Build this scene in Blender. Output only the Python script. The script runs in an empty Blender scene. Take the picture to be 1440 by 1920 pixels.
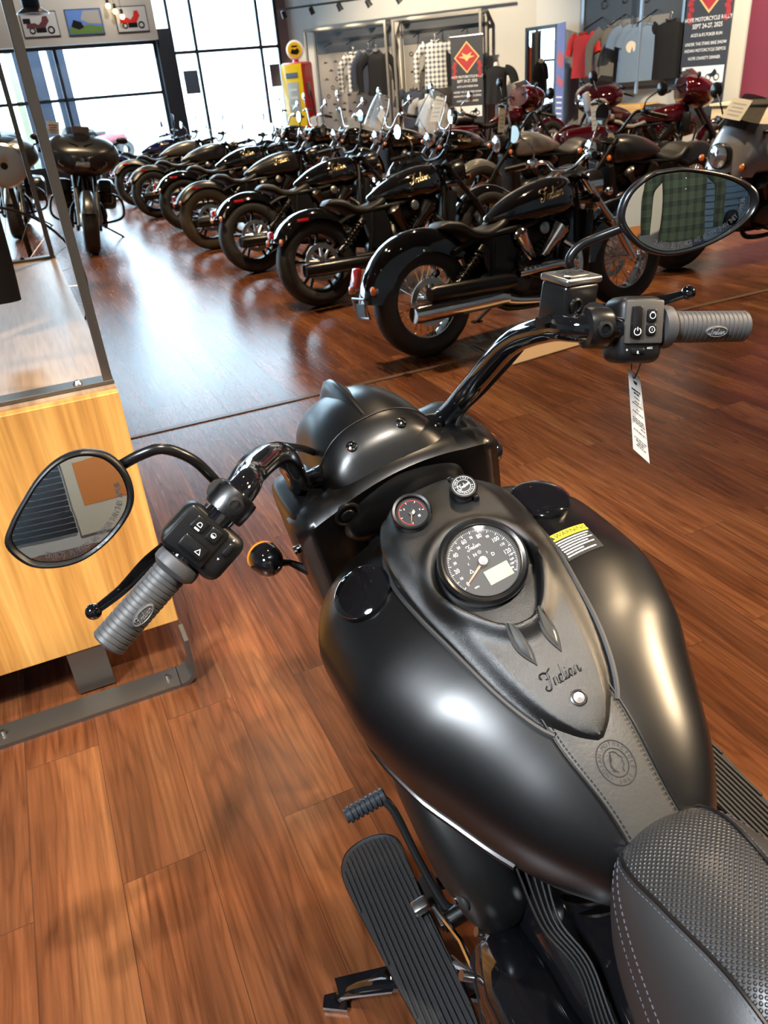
import bpy, bmesh, math, random
from math import sin, cos, pi, radians, sqrt, atan2
from mathutils import Vector, Matrix
random.seed(7)
S = bpy.context.scene
COL = S.collection
V = Vector

# ---------------------------------------------------------------- camera
F_PX = 1432.0
PITCH, ROLL = radians(29.29), radians(-5.12)
cam_d = bpy.data.cameras.new('camera')
cam = bpy.data.objects.new('camera', cam_d); COL.objects.link(cam)
cam_d.sensor_fit = 'VERTICAL'; cam_d.sensor_height = 24.0
cam_d.lens = F_PX / 1920 * 24.0
cam_d.clip_start = 0.05; cam_d.clip_end = 300
fw = V((0, cos(PITCH), -sin(PITCH))); ri = V((1, 0, 0)); up = ri.cross(fw)
r2 = ri * cos(ROLL) + up * sin(ROLL); u2 = up * cos(ROLL) - ri * sin(ROLL)
Mc = Matrix((r2, u2, -fw)).transposed().to_4x4(); Mc.translation = V((0, 0, 1.449))
cam.matrix_world = Mc
S.camera = cam
cam_d.dof.use_dof = True; cam_d.dof.focus_distance = 1.0; cam_d.dof.aperture_fstop = 9.0

# ---------------------------------------------------------------- look
S.view_settings.view_transform = 'Standard'; S.view_settings.look = 'None'
S.view_settings.gamma = 1.0; S.view_settings.use_curve_mapping = False
S.view_settings.exposure = 0.0
S.cycles.max_bounces = 7; S.cycles.glossy_bounces = 5; S.cycles.diffuse_bounces = 4
S.cycles.transmission_bounces = 6; S.cycles.transparent_max_bounces = 8
S.cycles.caustics_reflective = False; S.cycles.caustics_refractive = False
S.cycles.sample_clamp_indirect = 6.0
S.cycles.use_denoising = True

# ---------------------------------------------------------------- daylight
wd = bpy.data.worlds.new('daylight'); S.world = wd; wd.use_nodes = True
wd.node_tree.nodes['Background'].inputs[0].default_value = (0.56, 0.81, 1.0, 1)
wd.node_tree.nodes['Background'].inputs[1].default_value = 15.0

# ---------------------------------------------------------------- room axes: u runs with the floor planks, w across them
PL = radians(112.2)
U = V((cos(PL), sin(PL), 0)); W = V((U.y, -U.x, 0)); Z = V((0, 0, 1))
def rp(s, t, z=0.0): return U * s + W * t + Z * z
RM = Matrix((W, U, Z)).transposed()          # room axes as columns (x=w, y=u)

# ---------------------------------------------------------------- mesh helpers
def smooth_path(pts, n=6):
    pts = [V(p) for p in pts]; out = []
    for i in range(len(pts) - 1):
        p0 = pts[max(i - 1, 0)]; p1 = pts[i]; p2 = pts[i + 1]; p3 = pts[min(i + 2, len(pts) - 1)]
        for k in range(n):
            t = k / n
            out.append(0.5 * ((2 * p1) + (p2 - p0) * t + (2 * p0 - 5 * p1 + 4 * p2 - p3) * t * t + (3 * p1 - p0 - 3 * p2 + p3) * t ** 3))
    out.append(pts[-1]); return out
def frame(d):
    d = V(d).normalized(); a = V((0, 0, 1)) if abs(d.z) < .9 else V((1, 0, 0))
    x = a.cross(d).normalized(); return x, d.cross(x), d
class MB:
    def __init__(s): s.v = []; s.f = []
    def add(s, vs, fs):
        o = len(s.v); s.v += [tuple(v) for v in vs]; s.f += [tuple(i + o for i in f) for f in fs]; return s
    def box(s, c, size, R=None, bev=0.0, seg=2):
        bm = bmesh.new(); bmesh.ops.create_cube(bm, size=1.0)
        for v in bm.verts: v.co = V((v.co.x * size[0], v.co.y * size[1], v.co.z * size[2]))
        if bev > 0: bmesh.ops.bevel(bm, geom=bm.edges[:], offset=bev, segments=seg, profile=.5, affect='EDGES')
        R = R or Matrix.Identity(3); c = V(c)
        vs = [R @ v.co + c for v in bm.verts]; fs = [[v.index for v in f.verts] for f in bm.faces]
        bm.free(); return s.add(vs, fs)
    def rings(s, rings, closed=True, cap0=True, cap1=True):
        n = len(rings[0]); vs = [p for r in rings for p in r]; fs = []
        m = n if closed else n - 1
        for i in range(len(rings) - 1):
            for j in range(m):
                k = (j + 1) % n
                fs.append((i * n + j, i * n + k, (i + 1) * n + k, (i + 1) * n + j))
        if closed and cap0: fs.append(tuple(reversed(range(n))))
        if closed and cap1: fs.append(tuple(range((len(rings) - 1) * n, len(rings) * n)))
        return s.add(vs, fs)
    def tube(s, pts, r, seg=10, n=0, caps=True):
        pts = smooth_path(pts, n) if n else [V(p) for p in pts]
        rs = r if isinstance(r, (list, tuple)) else [r] * len(pts)
        if len(rs) != len(pts):
            rs = [rs[min(int(i / (len(pts) - 1) * (len(rs) - 1)), len(rs) - 2)] * (1 - (i / (len(pts) - 1) * (len(rs) - 1)) % 1) +
                  rs[min(int(i / (len(pts) - 1) * (len(rs) - 1)) + 1, len(rs) - 1)] * ((i / (len(pts) - 1) * (len(rs) - 1)) % 1) for i in range(len(pts))]
        rg = []; px = None
        for i, p in enumerate(pts):
            d = (pts[min(i + 1, len(pts) - 1)] - pts[max(i - 1, 0)])
            if d.length < 1e-9: d = V((0, 0, 1))
            d.normalize()
            if px is None: x, y, _ = frame(d)
            else:
                x = (px - d * px.dot(d)).normalized(); y = d.cross(x)
            px = x
            rg.append([p + (x * cos(2 * pi * k / seg) + y * sin(2 * pi * k / seg)) * rs[i] for k in range(seg)])
        return s.rings(rg, True, caps, caps)
    def cyl(s, a, b, r, r1=None, seg=16, caps=True):
        return s.tube([a, b], [r, r if r1 is None else r1], seg, 0, caps)
    def lathe(s, prof, o, ax, seg=32, cap=False, a0=0.0, a1=2 * pi, loop=False):
        x, y, d = frame(ax); o = V(o); full = abs(a1 - a0 - 2 * pi) < 1e-6
        n = seg if full else seg + 1
        rg = []
        for r, h in prof:
            rg.append([o + d * h + (x * cos(a0 + (a1 - a0) * k / seg) + y * sin(a0 + (a1 - a0) * k / seg)) * r for k in range(n)])
        if loop: rg.append(rg[0])
        return s.rings(rg, full, cap and full, cap and full)
    def sphere(s, c, r, sx=1, sy=1, sz=1, n=16, R=None):
        c = V(c); rg = []
        for i in range(1, n // 2):
            a = pi * i / (n // 2)
            rg.append([c + (R or Matrix.Identity(3)) @ V((r * sx * sin(a) * cos(2 * pi * k / n), r * sy * sin(a) * sin(2 * pi * k / n), r * sz * cos(a))) for k in range(n)])
        return s.rings(rg)
    def grid(s, fn, nu, nv):
        vs = [fn(i / nu, j / nv) for i in range(nu + 1) for j in range(nv + 1)]
        fs = [(i * (nv + 1) + j, i * (nv + 1) + j + 1, (i + 1) * (nv + 1) + j + 1, (i + 1) * (nv + 1) + j) for i in range(nu) for j in range(nv)]
        return s.add(vs, fs)
    def prism(s, pts, vec):
        vec = V(vec); a = [V(p) for p in pts]; n = len(a)
        fs = [tuple(range(n)), tuple(reversed(range(n, 2 * n)))] + [(i, i + n, (i + 1) % n + n, (i + 1) % n) for i in range(n)]
        return s.add(a + [p + vec for p in a], fs)
    def text(s, txt, fn, size=1.0, align='CENTER', shear=0.0, width=1.0):
        """flat lettering outlines, each vertex mapped by fn(x, y)"""
        cu = bpy.data.curves.new('t', 'FONT'); cu.body = txt; cu.size = size; cu.align_x = align; cu.align_y = 'CENTER'
        cu.shear = shear; cu.space_character = 1.0; cu.resolution_u = 2
        ob = bpy.data.objects.new('t', cu); COL.objects.link(ob)
        dg = bpy.context.evaluated_depsgraph_get(); me = ob.evaluated_get(dg).to_mesh()
        vs = [fn(v.co.x * width, v.co.y) for v in me.vertices]; fs = [tuple(p.vertices) for p in me.polygons]
        ob.evaluated_get(dg).to_mesh_clear(); bpy.data.objects.remove(ob); bpy.data.curves.remove(cu)
        return s.add(vs, fs)
    def mesh(s, name, smooth=True, ang=35):
        me = bpy.data.meshes.new(name); me.from_pydata(s.v, [], s.f)
        bm = bmesh.new(); bm.from_mesh(me); bmesh.ops.remove_doubles(bm, verts=bm.verts, dist=1e-6)
        bmesh.ops.recalc_face_normals(bm, faces=bm.faces); bm.to_mesh(me); bm.free()
        if smooth:
            me.shade_smooth(); me.set_sharp_from_angle(angle=radians(ang))
        return me
    def build(s, name, m, parent=None, smooth=True, ang=35, sub=0):
        me = s.mesh(name, smooth, ang); me.materials.append(m)
        o = bpy.data.objects.new(name, me); COL.objects.link(o)
        if parent: o.parent = parent
        if sub:
            md = o.modifiers.new('s', 'SUBSURF'); md.levels = sub; md.render_levels = sub
        return o
def tag(o, label=None, cat=None, group=None, kind=None):
    if label: o['label'] = label
    if cat: o['category'] = cat
    if group: o['group'] = group
    if kind: o['kind'] = kind
    return o
def empty(name, M4=None, label=None, cat=None, group=None):
    o = bpy.data.objects.new(name, None); COL.objects.link(o); o.empty_display_size = .1
    if M4 is not None: o.matrix_world = M4
    return tag(o, label, cat, group)
def pose(loc, rz=0.0, lean=0.0, s=1.0):
    return Matrix.Translation(V(loc)) @ Matrix.Rotation(rz, 4, 'Z') @ Matrix.Rotation(lean, 4, 'X') @ Matrix.Scale(s, 4)
def superell(n, k, hw, zw, zt, zb, x, m=None):
    out = []
    m = m or n
    for i in range(k):
        a = 2 * pi * i / k; c, s_ = cos(a), sin(a)
        e = n if c >= 0 else m
        y = hw * (abs(s_) ** (2 / e)) * (1 if s_ >= 0 else -1)
        z = (zw + (zt - zw) * abs(c) ** (2 / e)) if c >= 0 else (zw - (zw - zb) * abs(c) ** (2 / e))
        out.append(V((x, y, z)))
    return out
def interp(xs, ys, x):
    if x <= xs[0]: return ys[0]
    if x >= xs[-1]: return ys[-1]
    i = max(j for j in range(len(xs) - 1) if xs[j] <= x)
    h = xs[i + 1] - xs[i]; t = (x - xs[i]) / h
    def m(j):
        if j == 0: return (ys[1] - ys[0]) / (xs[1] - xs[0])
        if j == len(xs) - 1: return (ys[-1] - ys[-2]) / (xs[-1] - xs[-2])
        a = (ys[j] - ys[j - 1]) / (xs[j] - xs[j - 1]); b = (ys[j + 1] - ys[j]) / (xs[j + 1] - xs[j])
        return 0 if a * b <= 0 else 2 * a * b / (a + b)
    return (2 * t ** 3 - 3 * t * t + 1) * ys[i] + (t ** 3 - 2 * t * t + t) * h * m(i) + (-2 * t ** 3 + 3 * t * t) * ys[i + 1] + (t ** 3 - t * t) * h * m(i + 1)
def sstep(a, b, x):
    t = min(max((x - a) / (b - a), 0), 1); return t * t * (3 - 2 * t)
# "Indian" in joined script: strokes in a 3.0 x 1.1 box
SCRIPT = [[(.12, .72), (.02, .88), (.14, 1.04), (.42, 1.04), (.62, .93), (.84, 1.04), (.98, 1.1)],
          [(.66, .95), (.58, .6), (.46, .18), (.28, -.08), (.06, -.04), (.02, .14), (.16, .22)], [(.36, .62), (.56, .58), (.7, .68)],
          [(.76, 0), (.90, .46)], [(.82, .2), (.94, .40), (1.06, .47), (1.14, .38), (1.07, .1), (1.13, 0), (1.24, .14)],
          [(1.54, .4), (1.36, .42), (1.24, .18), (1.32, 0), (1.48, .1), (1.62, .5), (1.78, 1.04)], [(1.72, .85), (1.56, .14), (1.64, 0), (1.76, .12)],
          [(1.92, .45), (1.8, .1), (1.88, 0), (2.0, .14)], [(1.97, .64), (1.99, .68)],
          [(2.36, .4), (2.2, .42), (2.08, .18), (2.16, 0), (2.3, .12), (2.42, .44)], [(2.42, .44), (2.32, .1), (2.4, 0), (2.5, .12)],
          [(2.62, .46), (2.48, 0)], [(2.54, .2), (2.66, .40), (2.78, .47), (2.88, .38), (2.80, .1), (2.88, 0), (3.0, .16)]]
def script_logo(mb, fn, w, r, seg=5, n=4):
    k = w / 3.0
    for st in SCRIPT:
        pts = smooth_path([V((x - 1.5, y - .45, 0)) for x, y in st], n)
        mb.tube([fn(p.x * k, p.y * k) for p in pts], r, seg)
    return mb

# ---------------------------------------------------------------- materials
MATS = {}
def mat(name, col, rough=.5, metal=0., spec=.5, coat=0., coat_r=.05, bump=None, emit=None, estr=1., alpha=None, trans=0., ior=1.5, sheen=0.):
    """bump=(scale, strength, detail, distance)"""
    if name in MATS: return MATS[name]
    m = bpy.data.materials.new(name); m.use_nodes = True; nt = m.node_tree; b = nt.nodes['Principled BSDF']
    b.inputs['Base Color'].default_value = (*col, 1); b.inputs['Roughness'].default_value = rough
    b.inputs['Metallic'].default_value = metal; b.inputs['Specular IOR Level'].default_value = spec
    b.inputs['Coat Weight'].default_value = coat; b.inputs['Coat Roughness'].default_value = coat_r
    b.inputs['Transmission Weight'].default_value = trans; b.inputs['IOR'].default_value = ior
    b.inputs['Sheen Weight'].default_value = sheen
    if emit: b.inputs['Emission Color'].default_value = (*emit, 1); b.inputs['Emission Strength'].default_value = estr
    if alpha is not None: b.inputs['Alpha'].default_value = alpha
    if bump:
        t = nt.nodes.new('ShaderNodeTexCoord'); n = nt.nodes.new('ShaderNodeTexNoise'); bp = nt.nodes.new('ShaderNodeBump')
        n.inputs['Scale'].default_value = bump[0]; n.inputs['Detail'].default_value = bump[2]
        bp.inputs['Strength'].default_value = bump[1]; bp.inputs['Distance'].default_value = bump[3]
        nt.links.new(t.outputs['Object'], n.inputs['Vector']); nt.links.new(n.outputs['Fac'], bp.inputs['Height']); nt.links.new(bp.outputs['Normal'], b.inputs['Normal'])
    MATS[name] = m; return m
def N(nt, typ, **kw):
    n = nt.nodes.new(typ)
    for k, v in kw.items():
        if k.startswith('i_'): n.inputs[k[2:].replace('_', ' ')].default_value = v
        else: setattr(n, k, v)
    return n
def ramp(nt, fac, stops):
    r = nt.nodes.new('ShaderNodeValToRGB'); e = r.color_ramp.elements
    while len(e) < len(stops): e.new(.5)
    for q, (p, c) in zip(e, stops): q.position = p; q.color = (*c, 1)
    nt.links.new(fac, r.inputs['Fac']); return r.outputs['Color']
def wood_floor():
    m = bpy.data.materials.new('plank_floor'); m.use_nodes = True; nt = m.node_tree; L = nt.links.new; b = nt.nodes['Principled BSDF']
    tc = N(nt, 'ShaderNodeTexCoord'); mp = N(nt, 'ShaderNodeMapping'); mp.inputs['Rotation'].default_value = (0, 0, radians(90))
    L(tc.outputs['Object'], mp.inputs['Vector'])
    def brick(c1, c2, mo):
        k = N(nt, 'ShaderNodeTexBrick'); k.offset = .37; k.offset_frequency = 2
        for n_, v in (('Color1', c1), ('Color2', c2), ('Mortar', mo)): k.inputs[n_].default_value = (*v, 1)
        k.inputs['Scale'].default_value = 1.0; k.inputs['Mortar Size'].default_value = .0009; k.inputs['Brick Width'].default_value = 1.22; k.inputs['Row Height'].default_value = .18
        k.inputs['Bias'].default_value = 0; L(mp.outputs['Vector'], k.inputs['Vector']); return k
    k = brick((0, 0, 0), (1, 1, 1), (.5, .5, .5))
    # offset the grain per plank
    off = N(nt, 'ShaderNodeVectorMath', operation='MULTIPLY'); L(k.outputs['Color'], off.inputs[0]); off.inputs[1].default_value = (7.3, 3.1, 5.7)
    ad = N(nt, 'ShaderNodeVectorMath', operation='ADD'); L(tc.outputs['Object'], ad.inputs[0]); L(off.outputs[0], ad.inputs[1])
    st = N(nt, 'ShaderNodeMapping'); st.inputs['Scale'].default_value = (4.6, .42, 1); L(ad.outputs[0], st.inputs['Vector'])
    n1 = N(nt, 'ShaderNodeTexNoise', i_Scale=1.3, i_Detail=3.0, i_Roughness=.5, i_Distortion=.2); L(st.outputs[0], n1.inputs['Vector'])
    # contour lines of the low noise give the cathedral grain
    mu = N(nt, 'ShaderNodeMath', operation='MULTIPLY'); L(n1.outputs['Fac'], mu.inputs[0]); mu.inputs[1].default_value = 15.0
    fr = N(nt, 'ShaderNodeMath', operation='PINGPONG'); L(mu.outputs[0], fr.inputs[0]); fr.inputs[1].default_value = .5
    st2 = N(nt, 'ShaderNodeMapping'); st2.inputs['Scale'].default_value = (95, 3.0, 1); L(ad.outputs[0], st2.inputs['Vector'])
    n2 = N(nt, 'ShaderNodeTexNoise', i_Scale=1.0, i_Detail=6.0, i_Roughness=.6); L(st2.outputs[0], n2.inputs['Vector'])
    base = ramp(nt, n1.outputs['Fac'], [(.3, (.066, .022, .009)), (.5, (.132, .045, .017)), (.7, (.20, .080, .030))])
    ln = ramp(nt, fr.outputs[0], [(.0, (.45, .38, .34)), (.2, (.93, .91, .9)), (.5, (1.1, 1.1, 1.1))])
    mx = N(nt, 'ShaderNodeMixRGB', blend_type='MULTIPLY'); mx.inputs[0].default_value = .5; L(base, mx.inputs[1]); L(ln, mx.inputs[2])
    g = ramp(nt, n2.outputs['Fac'], [(.25, (.5, .46, .42)), (.5, (1, 1, 1)), (.75, (1.35, 1.35, 1.3))])
    mx2 = N(nt, 'ShaderNodeMixRGB', blend_type='MULTIPLY'); mx2.inputs[0].default_value = .95; L(mx.outputs[0], mx2.inputs[1]); L(g, mx2.inputs[2])
    pv = ramp(nt, k.outputs['Color'], [(0, (.72, .72, .76)), (.5, (1, 1, 1)), (1, (1.22, 1.16, 1.08))])
    mx3 = N(nt, 'ShaderNodeMixRGB', blend_type='MULTIPLY'); mx3.inputs[0].default_value = .6; L(mx2.outputs[0], mx3.inputs[1]); L(pv, mx3.inputs[2])
    seam = N(nt, 'ShaderNodeMixRGB'); L(k.outputs['Fac'], seam.inputs[0]); L(mx3.outputs[0], seam.inputs[1]); seam.inputs[2].default_value = (.05, .02, .010, 1)
    L(seam.outputs[0], b.inputs['Base Color'])
    rr = N(nt, 'ShaderNodeMapRange'); L(n2.outputs['Fac'], rr.inputs['Value']); rr.inputs['To Min'].default_value = .20; rr.inputs['To Max'].default_value = .32
    L(rr.outputs[0], b.inputs['Roughness'])
    bp = N(nt, 'ShaderNodeBump', i_Strength=.05, i_Distance=.0015); L(n2.outputs['Fac'], bp.inputs['Height'])
    bp2 = N(nt, 'ShaderNodeBump', i_Strength=.5, i_Distance=.001); bp2.invert = True; L(k.outputs['Fac'], bp2.inputs['Height']); L(bp.outputs[0], bp2.inputs['Normal'])
    L(bp2.outputs[0], b.inputs['Normal']); b.inputs['Specular IOR Level'].default_value = .5
    return m
def wood(name, c0, c1, c2, scale=(1.2, 1.2, 14), axis='OBJ', rough=.4, line=9.0):
    m = bpy.data.materials.new(name); m.use_nodes = True; nt = m.node_tree; L = nt.links.new; b = nt.nodes['Principled BSDF']
    tc = N(nt, 'ShaderNodeTexCoord'); mp = N(nt, 'ShaderNodeMapping'); mp.inputs['Scale'].default_value = scale; L(tc.outputs['Object'], mp.inputs['Vector'])
    n1 = N(nt, 'ShaderNodeTexNoise', i_Scale=1.0, i_Detail=5.0, i_Roughness=.55, i_Distortion=.6); L(mp.outputs[0], n1.inputs['Vector'])
    mp2 = N(nt, 'ShaderNodeMapping'); mp2.inputs['Scale'].default_value = [q * line for q in scale]; L(tc.outputs['Object'], mp2.inputs['Vector'])
    n2 = N(nt, 'ShaderNodeTexNoise', i_Scale=1.0, i_Detail=3.0); L(mp2.outputs[0], n2.inputs['Vector'])
    c = ramp(nt, n1.outputs['Fac'], [(.32, c0), (.48, c1), (.7, c2)])
    g = ramp(nt, n2.outputs['Fac'], [(.3, (.78, .74, .7)), (.6, (1.08, 1.08, 1.08))])
    mx = N(nt, 'ShaderNodeMixRGB', blend_type='MULTIPLY'); mx.inputs[0].default_value = .8; L(c, mx.inputs[1]); L(g, mx.inputs[2])
    L(mx.outputs[0], b.inputs['Base Color']); b.inputs['Roughness'].default_value = rough
    return m
M_matt = mat('satin_black_paint', (.002, .002, .0024), .325, spec=.5)
M_cons = mat('textured_black_cover', (.004, .004, .004), .31, spec=.6, bump=(1500, .5, 2, .0006))
M_gloss = mat('gloss_black_paint', (.004, .004, .005), .05, spec=.6, coat=1.)
M_blk = mat('black_plastic', (.005, .005, .0055), .40, spec=.35)
M_blks = mat('black_satin_plastic', (.006, .006, .0065), .26, spec=.45)
M_rub = mat('black_rubber', (.022, .022, .023), .55, bump=(600, .1, 2, .0005))
M_grip = mat('grip_rubber', (.045, .045, .047), .5, bump=(700, .1, 2, .0004))
M_tyre = mat('tyre_rubber', (.018, .018, .018), .6, bump=(90, .3, 2, .003))
M_chr = mat('chrome', (.85, .83, .80), .06, 1.)
M_alu = mat('brushed_metal', (.45, .44, .43), .3, 1.)
M_gun = mat('gunmetal', (.09, .09, .092), .3, 1.)
M_mir = mat('mirror_glass', (.82, .84, .84), .01, 1.)
M_red = mat('red_reflector', (.45, .01, .01), .15, coat=1.)
M_amb = mat('amber_lens', (.75, .18, .01), .15, coat=1.)
M_wht = mat('white_print', (.8, .8, .8), .6)
M_grey = mat('grey_print', (.3, .3, .3), .6)
M_dkp = mat('black_print', (.01, .01, .01), .7)
M_paper = mat('white_card', (.75, .74, .72), .55)
M_org = mat('orange_needle', (.75, .12, .03), .4)
M_lcd = mat('lcd_panel', (.22, .27, .18), .35, spec=.2)
M_dial = mat('dial_face', (.016, .016, .017), .55, spec=.2)
M_lea = mat('black_leather', (.034, .031, .026), .45, bump=(260, .35, 4, .0008))
M_yel = mat('yellow_print', (.85, .68, .03), .5)
M_stitch = mat('grey_thread', (.085, .09, .115), .6)
M_glass = mat('clear_glass', (1, 1, 1), .0, trans=1., ior=1.45)
M_steel = mat('raw_dark_steel', (.17, .16, .145), .40, .85, bump=(30, .1, 3, .002))
M_gold = mat('gold_lettering', (.75, .62, .38), .25, .9)
# ================================================================ room shell
CEIL = 5.7
S_WIN, T_L, S_B = 18.0, -9.5, -3.0
cA = V((-1.106, 18.99, 0)); cB = cA + V((.906, -.423, 0)) * 5.25; cD = cB + V((.574, -.819, 0)) * 9.6
cE = rp(S_B, 9.0); cF = rp(S_B, T_L); cG = rp(S_WIN, T_L)
M_wall = mat('pale_grey_wall_paint', (.50, .49, .46), .75, bump=(60, .05, 3, .002))
M_wallm = mat('mauve_grey_wall_paint', (.23, .20, .21), .7)
M_ceil = mat('dark_ceiling_paint', (.10, .10, .10), .8)
M_maroon = mat('maroon_wall_panel', (.13, .012, .03), .55)
M_frame = mat('dark_window_frame', (.035, .045, .06), .4)
M_pane = mat('window_pane', (1, 1, 1), 0.0, alpha=.06, spec=.5)
def struct(o): return tag(o, kind='structure')
def room_obj(name, mb, m, **k):
    """mesh given in room axes (x along w, y along u)"""
    o = mb.build(name, m, **k); o.matrix_world = RM.to_4x4(); return o
fl = MB().add([(-14, -7, 0), (16, -7, 0), (16, 19.2, 0), (-14, 19.2, 0)], [(0, 1, 2, 3)])
o = room_obj('floor', fl, wood_floor(), smooth=False); struct(o)
def wall(name, a, b, z0, z1, m, th=.15, side=1):
    a = V((a.x, a.y, 0)); b = V((b.x, b.y, 0)); d = (b - a).normalized(); n = V((d.y, -d.x, 0)) * side
    return MB().prism([a + Z * z0, b + Z * z0, b + Z * z1, a + Z * z1], n * th).build(name, m, smooth=False)
# polygon runs A -> B -> D -> E -> F -> G (clockwise seen from above); outside is on the left of travel
struct(wall('wall_back_right', cA, cB, 0, CEIL, M_wall, side=-1))
struct(wall('wall_right', cB, cD, 0, CEIL, M_wall, side=-1))
cD1 = cB + V((.574, -.819, 0)) * 5.05
struct(wall('wall_far_right', cD, cE, 0, CEIL, M_wall, side=-1))
struct(wall('wall_rear', cE, cF, 0, CEIL, M_wall, side=-1))
struct(wall('wall_left', cF, cG, 0, CEIL, M_wall, side=-1))
MB_c = MB().prism([p + Z * CEIL for p in (cA, cB, cD, cE, cF, cG)], Z * .1)
struct(MB_c.build('ceiling', M_ceil, smooth=False))
# window wall (room axes: t across, z up, at s = S_WIN)
def tz_px(t, z): return rp(S_WIN, t, z)
def wbox(mb, t0, t1, z0, z1, s0=S_WIN, s1=S_WIN + .12): return mb.box(((t0 + t1) / 2, (s0 + s1) / 2, (z0 + z1) / 2), (t1 - t0, s1 - s0, z1 - z0))
T_A = cA.dot(W)                                   # corner t
t_of = lambda p: V((p[0], p[1], 0)).dot(W)
TP = t_of((-3.66, 17.95))                         # dark post between the two window groups
TC = t_of((-1.29, 18.91))                         # right edge of the glazing
mb = MB(); wbox(mb, T_L, T_A, 0, .42); struct(room_obj('wall_window_sill', mb, mat('charcoal_wall', (.03, .03, .035), .6)))
mb = MB(); wbox(mb, T_L, TP, 2.52, 3.30, S_WIN - .25, S_WIN + .12); struct(room_obj('wall_window_header', mb, M_wall))
mb = MB(); wbox(mb, TC, T_A + .05, .42, CEIL); struct(room_obj('wall_window_pier', mb, M_wallm))
mb = MB(); wbox(mb, T_L, TC, 5.3, CEIL); struct(room_obj('wall_window_top', mb, M_wall))
mb = MB(); wbox(mb, TP - .02, TP + .28, .42, 2.7, S_WIN - .12, S_WIN + .12); struct(room_obj('trim_1', mb, M_frame))
def window(n, t0, t1, z0, z1, vs, hs, w=.06):
    mb = MB(); fr = [(t0, t0 + w, z0, z1), (t1 - w, t1, z0, z1), (t0, t1, z0, z0 + w), (t0, t1, z1 - w, z1)]
    for v in vs: fr.append((v - w / 2, v + w / 2, z0, z1))
    for h in hs: fr.append((t0, t1, h - w / 2, h + w / 2))
    for a in fr: wbox(mb, *a, S_WIN + .02, S_WIN + .10)
    o = struct(room_obj('window_%d' % n, mb, M_frame))
    p = MB(); wbox(p, t0 + .01, t1 - .01, z0 + .01, z1 - .01, S_WIN + .055, S_WIN + .065); g = p.build('pane', M_pane, o, smooth=False)
window(1, T_L, TP - .02, .42, 2.52, [TP - 3.6, TP - 1.95, TP - 5.4], [1.62])
window(2, TP + .28, TC, .42, 5.3, [TP + .78, TC - .42], [2.28, 3.9])
window(3, T_L, TP + .28, 3.30, 5.3, [TP - 1.8, TP - 3.8, TP - 5.8, TP - 8], [])  # unseen clerestory, added to brighten the reflection on the floor
# pictures on the header
def px_on(Y): pass
# transition strip in the floor
mb = MB(); mb.box((-1.0 + 4.0, 3.77, .002), (10.5, .035, .006)); o = room_obj('trim_2', mb, mat('floor_strip', (.12, .075, .05), .35)); struct(o)

# ================================================================ light
def spot(name, loc, tgt, power, size=55, blend=.5, col=(1, .80, .56), rad=.05):
    l = bpy.data.lights.new(name, 'SPOT'); l.energy = power; l.color = col; l.spot_size = radians(size); l.spot_blend = blend; l.shadow_soft_size = rad
    o = bpy.data.objects.new(name, l); COL.objects.link(o); o.location = loc
    o.rotation_euler = (V(tgt) - V(loc)).to_track_quat('-Z', 'Y').to_euler(); return o
M_can = mat('black_lamp_housing', (.015, .015, .015), .45)
M_bulb = mat('lamp_face', (1, .9, .7), .3, emit=(1, .82, .55), estr=14)
LAMP_N = [0]
def track_lamp(loc, tgt, power, size=60, col=(1, .80, .56), label=None, group=None, lit=True, blend=.6, rad=.05):
    loc = V(loc); d = (V(tgt) - loc).normalized()
    x, y, d = frame(d)
    root = empty('track_lamp', Matrix.Translation(loc), label or 'black track spotlight on the ceiling rail', 'lamp', group or 'ceiling track spotlights')
    MB().lathe([(.03, -.13), (.05, -.12), (.055, -.02), (.062, .0), (.056, .0), (.05, -.02)], (0, 0, 0), d, 18, cap=False).build('lamp_housing', M_can, root)
    MB().lathe([(.0005, -.022), (.05, -.02)], (0, 0, 0), d, 18).build('lamp_face', M_bulb, root)
    MB().tube([d * -.08, V((0, 0, .10)), V((0, 0, max(CEIL - loc.z, .16) if loc.z > 3 else .14))], .01, 8).build('stem', M_can, root)
    if lit: spot('spot_light', loc + d * .02, tgt, power, size, blend, col, rad)
    return root
def rail(a, b, z, label):
    o = MB().box((0, 0, 0), ((V(b) - V(a)).length, .035, .035)).build('track_rail', M_can)
    o.location = (V(a) + V(b)) / 2 + Z * z; d = V(b) - V(a); o.rotation_euler = (0, 0, atan2(d.y, d.x)); return tag(o, label, 'track rail')

# ================================================================ the near motorcycle
YAW, LEAN = radians(109.6153), radians(13.351)
BF = V((cos(YAW), sin(YAW), 0)); BL = V((-sin(YAW), cos(YAW), 0))
BU = Z * cos(LEAN) + BL * sin(LEAN); BL2 = BL * cos(LEAN) - Z * sin(LEAN)
MM = Matrix((BF, BL2, BU)).transposed().to_4x4(); MM.translation = V((.6739, -.1422, 0))
moto = empty('motorcycle', MM, 'large satin black cruiser motorcycle nearest the camera with a leather tank strap', 'motorcycle')
TX = [.735, .75, .78, .82, .86, .91, .96, 1.05, 1.15, 1.22, 1.265, 1.295, 1.31]
ZT = [.735, .770, .80, .830, .855, .885, .908, .935, .945, .935, .915, .885, .85]
HW = [.02, .060, .093, .125, .148, .174, .200, .222, .223, .203, .165, .11, .03]
ZW = [.715, .725, .735, .745, .755, .775, .80, .825, .83, .835, .835, .835, .835]
ZB = [.69, .665, .65, .64, .635, .64, .65, .67, .69, .71, .74, .78, .82]
TN = 2.3
def tankz(x, y):
    hw = interp(TX, HW, x); a = min(abs(y) / hw, .999); zw = interp(TX, ZW, x)
    return zw + (interp(TX, ZT, x) - zw) * (1 - a ** TN) ** (1 / TN)
rg = []
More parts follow.
